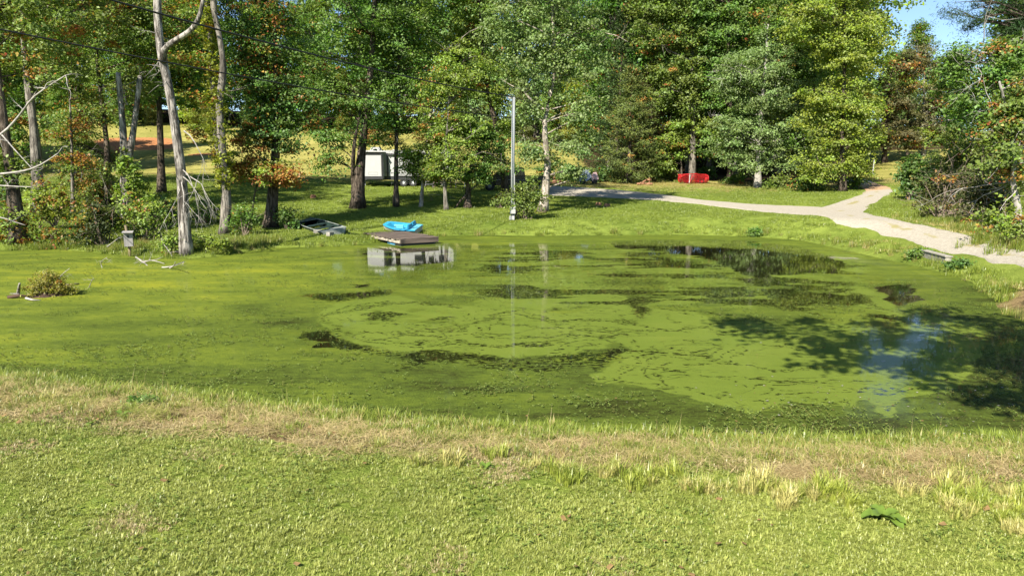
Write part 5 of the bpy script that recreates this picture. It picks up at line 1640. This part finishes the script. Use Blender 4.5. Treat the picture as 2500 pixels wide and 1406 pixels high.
# ------------------------------------------------------------------ nest box on its post
def nest_box():
    b = W(319, 625, 0)
    R = thing('nest_box', 'grey wooden nest box on a post standing in the pond', 'nest box', b, math.radians(24))
    MB().tube([(0, 0, -.6), (-.02, 0, .4), (-.08, .02, 1.22)], [.055, .055, .05], 8).build('post', M['post_wood'], R)
    bx = MB().box(-.15, .15, -.32, -.03, .40, .96).build('box', M['box_wood'], R)
    MB().box(-.19, .19, -.42, .02, .965, 1.0, T(0, 0, 0) @ Matrix.Rotation(.06, 4, 'X')).build('roof', M['box_wood'], R)
    MB().box(-.152, .152, -.345, -.321, .41, .955).build('front_board', M['box_wood'], R)
    MB().lathe([(0, -.001), (.045, -.001), (.045, .01)], 12, T(0, -.347, .80)).build('entrance_hole', M['charcoal'], R)
nest_box()

# ------------------------------------------------------------------ driftwood, fallen limbs, islet
def limb(label, pts, rad, depth=1, mat='twig', name='fallen_branch', ntw=3, L=.5, z=None):
    pts = [np.asarray(p, float) for p in pts]
    ln = spline(pts, 12)
    b = ln[0].copy()
    mb = MB()
    mb.tube(list(ln - b), list(np.linspace(rad, rad * .35, len(ln))), 7)
    for k in range(ntw):
        i = r.integers(3, len(ln))
        twigs(mb, ln[i] - b, r.normal(size=3) * [1, 1, .6] + [0, 0, .3], L * r.uniform(.6, 1.2), rad * .4, r, depth, 4)
    o = mb.build(name, M[mat], None, sm=True)
    o.location = b
    tag(o, label, 'branch')
limb('bleached branch floating just right of the nest box', [W(332, 628, .18), W(350, 640, .08), W(362, 650, -.02)], .03)
limb('bleached curved branch floating behind the first right of the nest box', [W(350, 640, .03), W(372, 636, .12), W(402, 644, .02)], .028)
limb('forked drift branch lying in front of the dead forked tree', [W(396, 653, .0), W(420, 650, .06), W(450, 638, .1)], .03, ntw=2)
limb('curved stick rising from the drift branch by the dead tree', [W(415, 655, .0), W(425, 648, .18), W(428, 640, .42)], .03, ntw=0)
limb('bent dead branch leaning left of the dead forked tree', [P(422, 628, 26.4), P(412, 612, 26.5), P(400, 596, 26.6), P(394, 582, 26.6)], .035, ntw=2)
limb('fallen stick on the bank left of the nest box', [G(262, 606) + [0, 0, .05], G(285, 600) + [0, 0, .25], G(300, 595) + [0, 0, .35]], .03, ntw=2)
d_ = 24.0
limb('long bleached dead branch reaching in high at the left edge', [P(-90, 380, d_), P(0, 330, d_), P(45, 285, d_), P(85, 235, d_ - .3), P(160, 185, d_ - .6)], .052, 1, ntw=7, L=.6)
limb('bleached dead branch sweeping up at the left edge below the first', [P(-90, 432, d_ - 1), P(0, 425, d_ - 1), P(60, 417, d_ - 1.2), P(100, 402, d_ - 1.3), P(140, 376, d_ - 1.4)], .045, 1, ntw=3, L=.5)
limb('thin bleached branch low at the left edge', [P(-80, 520, d_), P(0, 531, d_), P(30, 540, d_), P(62, 550, d_)], .028, 1, ntw=3, L=.4)
limb('pale branch crossing the grey trunk on the left', [P(-20, 452, d_ + 2), P(30, 455, d_ + 2), P(80, 457, d_ + 2)], .035, 1, ntw=4, L=.5)
limb('pale slanting twig below the high dead branch on the left', [P(5, 330, d_), P(40, 370, d_ - .1), P(84, 418, d_ - .2)], .028, 1, ntw=3, L=.4)
limb('bare twig standing in the weed right of the islet', [W(218, 702, -.02), W(222, 690, .2) , W(228, 680, .38)], .014, 1, 'twig', 'dead_twig', 3, .25)
limb('forked bare twig standing in the weed above the islet', [W(250, 655, -.02), W(247, 640, .2), W(262, 628, .45)], .016, 1, 'twig', 'dead_twig', 3, .35)

def islet():
    c = W(110, 722, 0)
    R = thing('islet_shrub', 'tawny shrub growing on a small rotten islet in the pond', 'shrub', c)
    rr = rr_()
    V = []; F = []
    n, m = 20, 6
    for j in range(m):
        for i in range(n):
            a = 2 * math.pi * i / n; q = j / (m - 1)
            rad = (1 - q) * (1.0 + .25 * math.sin(3 * a + 1) + .15 * math.sin(5 * a))
            V.append((rad * math.cos(a) * .52, rad * math.sin(a) * .38, -.05 + .14 * q ** .7 + rr.normal() * .015))
    F = [(j * n + i, j * n + (i + 1) % n, (j + 1) * n + (i + 1) % n, (j + 1) * n + i) for j in range(m - 1) for i in range(n)]
    MB().add(V, F).build('mound', M['red_soil'], R)
    cl = np.concatenate([blob_clumps(rr, np.array([.08, .1, .36]), (.52, .40, .34), 90), blob_clumps(rr, np.array([-.25, 0, .22]), (.3, .3, .2), 30), blob_clumps(rr, np.array([.45, .1, .15]), (.35, .3, .16), 30)])
    cl = cl[cl[:, 2] > .05]
    mb = MB()
    for e in cl[::3]:
        mb.tube(list(curve3((rr.normal() * .2, .1 + rr.normal() * .1, .05), e, rr, .1, 4)), [.008, .007, .005, .003], 4, cap=False)
    mb.build('stem', M['twig_brown'], R)
    o = obj('foliage', foliage('foliage', rr, cl, cl * [.5, .5, 0], .13, 40, .060, .4, up=.5, rough=1.0), M['leaf'], R)
    tint(o, (.27, .25, .05), .06)
    return c
ci = islet()
limb('rotten upright snag stub at the left end of the islet', [W(42, 727, -.02), W(45, 712, .12), W(48, 692, .40)], .065, 0, 'dead', 'snag_stub', 1, .15)
limb('short rotten root lying at the foot of the snag stub', [W(22, 726, .02), W(45, 722, .07), W(72, 724, .03)], .06, 0, 'red_soil', 'rotten_root', 0)
limb('bleached root lying in front of the islet shrub', [W(64, 728, .05), W(80, 732, .03), W(100, 733, .0)], .035, 0, 'twig', 'rotten_root', 0)
limb('pale bare twig sticking out of the islet shrub', [W(140, 690, .3), W(150, 672, .55), W(170, 655, .75)], .014, 1, 'twig', 'dead_twig', 2, .2)
limb('dark stick lying right of the islet shrub', [W(155, 697, .0), W(175, 694, .05), W(193, 692, .01)], .03, 0, 'twig_brown', 'drift_stick', 1, .15)

# ------------------------------------------------------------------ grass and litter, scattered as loose ground cover
def blades(name, r, n, half, ln, wd, lean, mat, flat=False, kink=.3, round_=True, seg=2):
    """one patch of blades"""
    V = []; F = []; rnd = []
    for k in range(n):
        if round_:
            a = r.uniform(0, 6.283); q = half * math.sqrt(r.random()); x, y = q * math.cos(a), q * math.sin(a)
        else:
            x, y = r.uniform(-half, half, 2)
        L = ln * r.uniform(.55, 1.25); w = wd * r.uniform(.7, 1.3)
        az = r.uniform(0, 6.283); le = abs(r.normal()) * lean
        dx, dy = math.cos(az), math.sin(az)
        sx, sy = -dy, dx
        if flat:
            z0 = r.uniform(.0, .03); le = 0.0; ang0 = 1.45 + r.normal() * .12
        else:
            z0 = -.01
        pts = []
        cx, cy, cz = x, y, z0
        ang = le * .6 if not flat else ang0
        for s in range(seg + 1):
            pts.append((cx, cy, cz))
            cx += dx * math.sin(ang) * L / seg; cy += dy * math.sin(ang) * L / seg; cz += math.cos(ang) * L / seg
            ang += le * kink * 2
        n0 = len(V)
        for s, (a_, b_, c_) in enumerate(pts):
            ww = w * (1 - .75 * s / seg) if s < seg else 0
            if s < seg:
                V.append((a_ - sx * ww / 2, b_ - sy * ww / 2, c_)); V.append((a_ + sx * ww / 2, b_ + sy * ww / 2, c_))
            else:
                V.append((a_, b_, c_))
        for s in range(seg - 1):
            F.append((n0 + 2 * s, n0 + 2 * s + 1, n0 + 2 * s + 3, n0 + 2 * s + 2))
        F.append((n0 + 2 * (seg - 1), n0 + 2 * (seg - 1) + 1, n0 + 2 * seg))
        rv = r.random()
        rnd.extend([rv] * seg)
    me = bpy.data.meshes.new(name)
    me.from_pydata(V, [], F)
    a_ = me.attributes.new('rnd', 'FLOAT', 'FACE'); a_.data.foreach_set('value', np.array(rnd, dtype=np.float32))
    me.materials.append(mat)
    return bpy.data.objects.new(name, me)

def tufts(name, r, n, half, per, ln, wd, mat, lo=.35, hi=1.25, core=.012):
    """one patch made of little tufts whose blades fan outwards"""
    V = []; F = []; rnd = []
    for k in range(n):
        a = r.uniform(0, 6.283); q = half * math.sqrt(r.random()); tx, ty = q * math.cos(a), q * math.sin(a)
        tr = r.random(); th = r.uniform(.6, 1.3)
        for j in range(per):
            az = r.uniform(0, 6.283); dx, dy = math.cos(az), math.sin(az)
            L = ln * th * r.uniform(.6, 1.2); w = wd * r.uniform(.7, 1.3)
            x = tx + dx * core * r.random(); y = ty + dy * core * r.random()
            a0 = r.uniform(lo, hi) * .7; a1 = a0 + r.uniform(.2, .8)
            x1, y1, z1 = x + dx * math.sin(a0) * L * .55, y + dy * math.sin(a0) * L * .55, math.cos(a0) * L * .55 - .008
            x2, y2, z2 = x1 + dx * math.sin(a1) * L * .45, y1 + dy * math.sin(a1) * L * .45, z1 + math.cos(a1) * L * .45
            sx, sy = -dy * w / 2, dx * w / 2
            n0 = len(V)
            V += [(x - sx, y - sy, -.012), (x + sx, y + sy, -.012), (x1 + sx * .9, y1 + sy * .9, z1), (x1 - sx * .9, y1 - sy * .9, z1), (x2, y2, z2)]
            F += [(n0, n0 + 1, n0 + 2, n0 + 3), (n0 + 3, n0 + 2, n0 + 4)]
            rv = min(1, max(0, .65 * tr + .35 * r.random())); rnd += [rv, rv]
    me = bpy.data.meshes.new(name)
    me.from_pydata(V, [], F)
    a_ = me.attributes.new('rnd', 'FLOAT', 'FACE'); a_.data.foreach_set('value', np.array(rnd, dtype=np.float32))
    me.materials.append(mat)
    return bpy.data.objects.new(name, me)

def sprout(name, r, n, h, leaf, mat):
    """a few leafy stalks that stand in the weed"""
    V = []; F = []
    for k in range(n):
        x, y = r.normal(size=2) * .10
        for j in range(6):
            az = r.uniform(0, 6.28); z = h * (j + 1) / 6 * r.uniform(.6, 1.1)
            dx, dy = math.cos(az) * leaf, math.sin(az) * leaf
            n0 = len(V)
            V += [(x, y, z), (x + dx * .5 - dy * .3, y + dy * .5 + dx * .3, z + leaf * .35), (x + dx, y + dy, z + leaf * .25), (x + dx * .5 + dy * .3, y + dy * .5 - dx * .3, z + leaf * .35)]
            F.append((n0, n0 + 1, n0 + 2, n0 + 3))
    me = bpy.data.meshes.new(name)
    me.from_pydata(V, [], F)
    a_ = me.attributes.new('rnd', 'FLOAT', 'FACE'); a_.data.foreach_set('value', r.random(len(F)).astype(np.float32))
    me.materials.append(mat)
    return bpy.data.objects.new(name, me)

def scatter(name, pts, rot, scl, tnt, sources):
    col = bpy.data.collections.new(name + '_source')
    for s in sources: col.objects.link(s)
    me = np_mesh(name, pts)
    a_ = me.attributes.new('rot', 'FLOAT_VECTOR', 'POINT'); a_.data.foreach_set('vector', np.ascontiguousarray(rot, dtype=np.float32).ravel())
    a_ = me.attributes.new('scl', 'FLOAT', 'POINT'); a_.data.foreach_set('value', np.ascontiguousarray(scl, dtype=np.float32))
    a_ = me.attributes.new('tint', 'FLOAT', 'POINT'); a_.data.foreach_set('value', np.ascontiguousarray(tnt, dtype=np.float32))
    o = obj(name, me)
    tag(o, kind='stuff')
    ng = bpy.data.node_groups.new(name + '_spread', 'GeometryNodeTree')
    ng.interface.new_socket('Geometry', in_out='INPUT', socket_type='NodeSocketGeometry')
    ng.interface.new_socket('Geometry', in_out='OUTPUT', socket_type='NodeSocketGeometry')
    N_ = ng.nodes.new
    gi, go = N_('NodeGroupInput'), N_('NodeGroupOutput')
    ip = N_('GeometryNodeInstanceOnPoints'); ip.inputs['Pick Instance'].default_value = True
    ci_ = N_('GeometryNodeCollectionInfo'); ci_.inputs['Collection'].default_value = col
    ci_.inputs['Separate Children'].default_value = True; ci_.inputs['Reset Children'].default_value = True
    m2 = N_('GeometryNodeMeshToPoints')
    ar = N_('GeometryNodeInputNamedAttribute'); ar.data_type = 'FLOAT_VECTOR'; ar.inputs['Name'].default_value = 'rot'
    asx = N_('GeometryNodeInputNamedAttribute'); asx.data_type = 'FLOAT'; asx.inputs['Name'].default_value = 'scl'
    lk = ng.links.new
    lk(gi.outputs[0], m2.inputs['Mesh']); lk(m2.outputs[0], ip.inputs['Points']); lk(ci_.outputs[0], ip.inputs['Instance'])
    lk(ar.outputs['Attribute'], ip.inputs['Rotation']); lk(asx.outputs['Attribute'], ip.inputs['Scale'])
    lk(ip.outputs[0], go.inputs[0])
    md = o.modifiers.new('spread', 'NODES'); md.node_group = ng
    return o

rg = np.random.default_rng(321)
def frame_points(n, y0, y1, margin=1.08, xmin=-99, xmax=99):
    """points spread evenly over the part of the ground in view"""
    y = np.sqrt(rg.uniform(y0 ** 2, y1 ** 2, n))
    x = rg.uniform(-1, 1, n) * .75 * margin * y
    k = (x > xmin) & (x < xmax)
    return x[k], y[k]

def slope_rot(n):
    return np.stack([rg.normal(0, .04, n), rg.normal(0, .04, n), rg.uniform(0, 6.283, n)], -1)

def pack(x, y, dz=0.0):
    return np.stack([x, y, ground(x, y) + dz], -1)

# mown lawn in front
rl = np.random.default_rng(5)
lawn_src = [tufts('lawn_patch', rl, 52, .18, 9, .036, .0046, M['lawn'], .3, 1.3, .010) for _ in range(6)]
x, y = frame_points(2900, 3.3, 8.3)
sd = shore_sd(x, y); wst = strip_width(x) + .6 * (fbm(x * 1.1, y * 1.1, 40) - .5)
k = (sd > wst - .15)
x, y, sd, wst = x[k], y[k], sd[k], wst[k]
tn = .0 + .75 * np.exp(-np.maximum(sd - wst, 0) / .16) + .25 * smooth(.58, .75, fbm(x * .8, y * .8, 90)) + .9 * smooth(.70, .78, fbm(x * 1.7, y * 1.7, 95))
scatter('lawn_grass', pack(x, y), slope_rot(len(x)), rg.uniform(.65, 1.25, len(x)), np.clip(tn, 0, 1), lawn_src)

# cut and dried strip on the near bank
straw_src = [blades('straw_patch', rl, 120, .22, .13, .0048, .5, M['straw'], flat=True) for _ in range(4)]
x, y = frame_points(3600, 4.0, 13.0)
sd = shore_sd(x, y); wst = strip_width(x) + .7 * (fbm(x * 1.1, y * 1.1, 40) - .5)
pat = fbm(x * .8, y * .8, 97)
k = (sd > .35) & (sd < wst + .12) & (y < 12.6) & (rg.random(len(x)) < .45 + 1.2 * smooth(.40, .58, pat) + .5 * (x < -3))
x, y, sd = x[k], y[k], sd[k]
scatter('dry_clippings', pack(x, y, .01), slope_rot(len(x)), rg.uniform(.6, 1.1, len(x)), np.clip(.66 + 1.0 * (fbm(x * 1.3, y * 1.3, 99) - .45) + rg.normal(0, .12, len(x)), 0, 1), straw_src)

# fresh regrowth through the strip
re_src = [tufts('regrowth_patch', rl, 7, .17, 13, .125, .0062, M['weedgrass'], .15, 1.2, .02) for _ in range(5)]
x, y = frame_points(9000, 4.0, 13.0)
sd = shore_sd(x, y); wst = strip_width(x)
nz = fbm(x * .9, y * .9, 98)
edge = np.exp(-(sd / .75) ** 2)
k = (sd > -.12) & (sd < wst) & (y < 12.6) & (rg.random(len(x)) < .22 + .9 * edge + .9 * smooth(.46, .62, nz))
x, y, sd = x[k], y[k], sd[k]
edge = np.exp(-(sd / .8) ** 2)
scatter('bank_grass', pack(x, y), slope_rot(len(x)), rg.uniform(.6, 1.1, len(x)) * (.8 + .55 * edge), np.clip(.38 - .22 * edge + rg.normal(0, .2, len(x)), 0, 1), re_src)

# stiff yellow tufts that the mower cut
stub_src = [tufts('tuft', rl, 9, .11, 20, .15, .0062, M['stub'], .0, .7, .03) for _ in range(5)]
sx_, sy_ = [], []
for (cx, cy, n) in ((1130, 1130, 7), (900, 1085, 5), (1340, 1150, 7), (1420, 1165, 6), (1520, 1160, 12), (1640, 1180, 14), (1730, 1190, 9), (1820, 1200, 12), (1870, 1175, 8), (1960, 1205, 12), (2030, 1215, 10), (2080, 1235, 9), (2300, 1235, 10), (2380, 1220, 14),
                    (2420, 1245, 12), (2470, 1260, 12), (2495, 1230, 9), (2250, 1225, 7), (60, 965, 5), (130, 985, 6), (2340, 1190, 8), (1250, 1120, 4)):
    g = G(cx, cy + 8)
    n = max(2, int(n * .42))
    sx_ += list(g[0] + rg.normal(0, .15, n)); sy_ += list(g[1] + rg.normal(0, .10, n))
x, y = np.array(sx_), np.array(sy_)
scatter('cut_tuft', pack(x, y), slope_rot(len(x)), rg.uniform(.4, 1.15, len(x)), rg.uniform(0, .9, len(x)), stub_src)

# grass on the far and right banks
far_src = [blades('turf_patch', rl, 130, .42, .11, .016, .7, M['weedgrass']) for _ in range(4)]
y = rg.uniform(17, 66, 17000); x = rg.uniform(-1, 1, 17000) * .78 * y
sd = shore_sd(x, y)
def in_drive(x, y):
    out = np.zeros(len(x), bool)
    for L, R in (dr1, dr2):
        for i in range(0, len(L) - 3, 3):
            c = (L[i] + R[i]) / 2; w = np.linalg.norm(L[i] - R[i]) / 2
            st = max(.5, np.linalg.norm((L[min(i + 3, len(L) - 1)] + R[min(i + 3, len(L) - 1)]) / 2 - c) * .75)
            ax = (R[i] - L[i]) / (2 * w + 1e-6)
            u = (x - c[0]) * ax[0] + (y - c[1]) * ax[1]; v = -(x - c[0]) * ax[1] + (y - c[1]) * ax[0]
            out |= (np.abs(u) < w * .93) & (np.abs(v) < st)
    return out
k = (sd > .1) & ~in_drive(x, y)
x, y, sd = x[k], y[k], sd[k]
tn = np.clip(.75 * smooth(58, 66, y) + .5 * smooth(50, 62, y) * (x > 5) + .7 * np.exp(-(((x - 19) / 5) ** 2 + ((y - 27) / 5) ** 2)) + .8 * np.exp(-(((x - 13.4) / 2.4) ** 2 + ((y - 15.8) / 2.2) ** 2)) + rg.normal(0, .12, len(x)), 0, 1)
scatter('meadow_grass', pack(x, y), slope_rot(len(x)), rg.uniform(.6, 1.15, len(x)), tn, far_src)

# taller weeds along the far waterline and the wood edge
tall_src = [blades('tall_weed', rl, 60, .22, .42, .014, .38, M['weedgrass'], kink=.4, seg=3) for _ in range(4)]
sx_, sy_ = [], []
m_ = len(shore)
for i in range(m_):
    a, b = shore[i], shore[(i + 1) % m_]
    if min(a[1], b[1]) < 13.5 and max(a[0], b[0]) < 12: continue
    n = int(np.linalg.norm(b - a) * 3.2)
    t = rg.random(n)[:, None]
    q = a + (b - a) * t + rg.normal(0, .28, (n, 2))
    sx_ += list(q[:, 0]); sy_ += list(q[:, 1])
for (cx, cy, wdt, n) in ((2330, 545, 40, 60), (2380, 565, 40, 70), (2420, 590, 30, 60), (2260, 530, 40, 40), (2480, 605, 30, 40), (2240, 505, 30, 40), (1900, 466, 120, 60), (1640, 446, 140, 60), (560, 600, 60, 80), (630, 590, 40, 60), (150, 600, 110, 90), (480, 600, 60, 60), (300, 605, 60, 50)):
    g = G(cx, cy)
    sx_ += list(g[0] + rg.normal(0, 1, n) * wdt * .6 * g[1] / FPX); sy_ += list(g[1] + rg.normal(0, .5, n))
x, y = np.array(sx_), np.array(sy_)
k = shore_sd(x, y) > -.35
x, y = x[k], y[k]
scatter('shore_weed', pack(x, y), slope_rot(len(x)), rg.uniform(.35, 1.0, len(x)), np.clip(rg.normal(.2, .25, len(x)), 0, 1), tall_src)

# little sprouts that stand out of the floating weed
sp_src = [sprout('sprout', rl, n_, .05, .035, M['sprout']) for n_ in (2, 3, 4, 2)]
y = 7.5 + 22 * rg.random(13000) ** 1.5; x = rg.uniform(-1, 1, 13000) * .8 * y
sd = shore_sd(x, y)
px, py = to_px(x, y, 0)
dk = np.maximum.reduce([poly_d(px, py, p) for p in DUCK])
cl_ = fbm(x * .55, y * .8, 120)
k = (sd < -.1) & (dk < -8) & (rg.random(len(x)) < .16 + .9 * smooth(.48, .7, cl_)) & ~((px > 1350) & (py < 690))
x, y = x[k], y[k]
scatter('pond_sprout', np.stack([x, y, 0 * x], -1), slope_rot(len(x)), rg.uniform(.4, 1.1, len(x)), rg.uniform(0, .6, len(x)), sp_src)

# pale scraps that float near the right shore
fl = MB()
fl.add([(-.03, -.02, .006), (.035, -.015, .008), (.03, .02, .012), (-.02, .025, .006)], [(0, 1, 2, 3)])
fo = fl.build('floating_leaf', M['twig']); COL.objects.unlink(fo)
fl2 = MB(); fl2.add([(-.03, -.02, .006), (.035, -.015, .008), (.03, .02, .012), (-.02, .025, .006)], [(0, 1, 2, 3)])
fo2 = fl2.build('floating_leaf', M['dead_leaf']); COL.objects.unlink(fo2)
n = 240
px = np.where(rg.random(n) < .7, rg.uniform(1750, 2500, n), rg.uniform(0, 2500, n)); py = np.where(rg.random(n) < .7, rg.uniform(930, 1075, n), rg.uniform(630, 1000, n))
wp = np.array([W(a, b, .004) for a, b in zip(px, py)])
wp = wp[shore_sd(wp[:, 0], wp[:, 1]) < -.2]
scatter('floating_debris', wp, slope_rot(len(wp)), rg.uniform(.2, .6, len(wp)), 0 * wp[:, 0], [fo, fo2])

# tall seed stalks along the near bank and a few fallen leaves on the lawn
stalk_src = [blades('seed_stalk', rl, 6, .08, .34, .0035, .25, M['straw'], kink=.5, seg=3) for _ in range(4)]
x, y = frame_points(1500, 5.0, 13.0)
sd = shore_sd(x, y)
k = (sd > -.05) & (sd < 1.3) & (y < 12.6) & (rg.random(len(x)) < .45)
x, y = x[k], y[k]
scatter('seed_stalk', pack(x, y), slope_rot(len(x)), rg.uniform(.5, 1.15, len(x)), rg.uniform(.2, 1, len(x)), stalk_src)
x, y = frame_points(150, 3.4, 9.0)
k = shore_sd(x, y) > .3
x, y = x[k], y[k]
scatter('fallen_leaf', pack(x, y, .025), slope_rot(len(x)) + rg.normal(0, .3, (len(x), 3)), rg.uniform(.4, .9, len(x)), 0 * x, [fo2])
clov = [sprout('clover', rl, 9, .022, .018, M['lawn_clover']) for _ in range(3)]
x, y = frame_points(900, 3.4, 8.0)
k = (shore_sd(x, y) > 2.2) & (fbm(x * .9, y * .9, 210) > .50)
x, y = x[k], y[k]
scatter('lawn_clover', pack(x, y, .012), slope_rot(len(x)), rg.uniform(.6, 1.2, len(x)), rg.uniform(0, .3, len(x)), clov)

# ------------------------------------------------------------------ broad leaved weeds on the near bank
def dock_weed(label, px, py, size, n):
    r = rr_()
    b = G(px, py)
    R = thing('broadleaf_weed', label, 'weed', b)
    for k in range(n):
        az = k * 2.4 + r.normal() * .3; L = size * r.uniform(.7, 1.1); el = r.uniform(.25, .85)
        V = []; F = []
        m = 6
        for j in range(m + 1):
            t = j / m
            ww = L * .25 * math.sin(math.pi * min(1, t * .93 + .04)) ** .7
            h = math.sin(el) * L * t * 1.1 - L * .55 * t * t * math.cos(el * .6)
            q = math.cos(el) * L * t
            e = .05 * L * math.sin(j * 2.3 + k)
            for sgn in (-1, 0, 1):
                V.append((q * math.cos(az) - sgn * ww * math.sin(az), q * math.sin(az) + sgn * ww * math.cos(az), h + abs(sgn) * ww * .35 + e * sgn + .02))
        for j in range(m):
            for s in (0, 1):
                F.append((j * 3 + s, j * 3 + s + 1, (j + 1) * 3 + s + 1, (j + 1) * 3 + s))
        o = MB().add(V, F).build('leaf', M['weed_leaf'], R, sm=True)
        tint(o, (.105, .185, .040), 0)
dock_weed('large broad leaved weed among the yellow tufts at the lower right', 2157, 1268, .19, 13)
dock_weed('small broad leaved weed below the picture middle', 1186, 1146, .10, 5)
dock_weed('wilted broad leaf on the dry strip at the left', 298, 1018, .12, 4)
dock_weed('flattened broad leaf near the lawn edge at the left', 222, 1038, .10, 3)
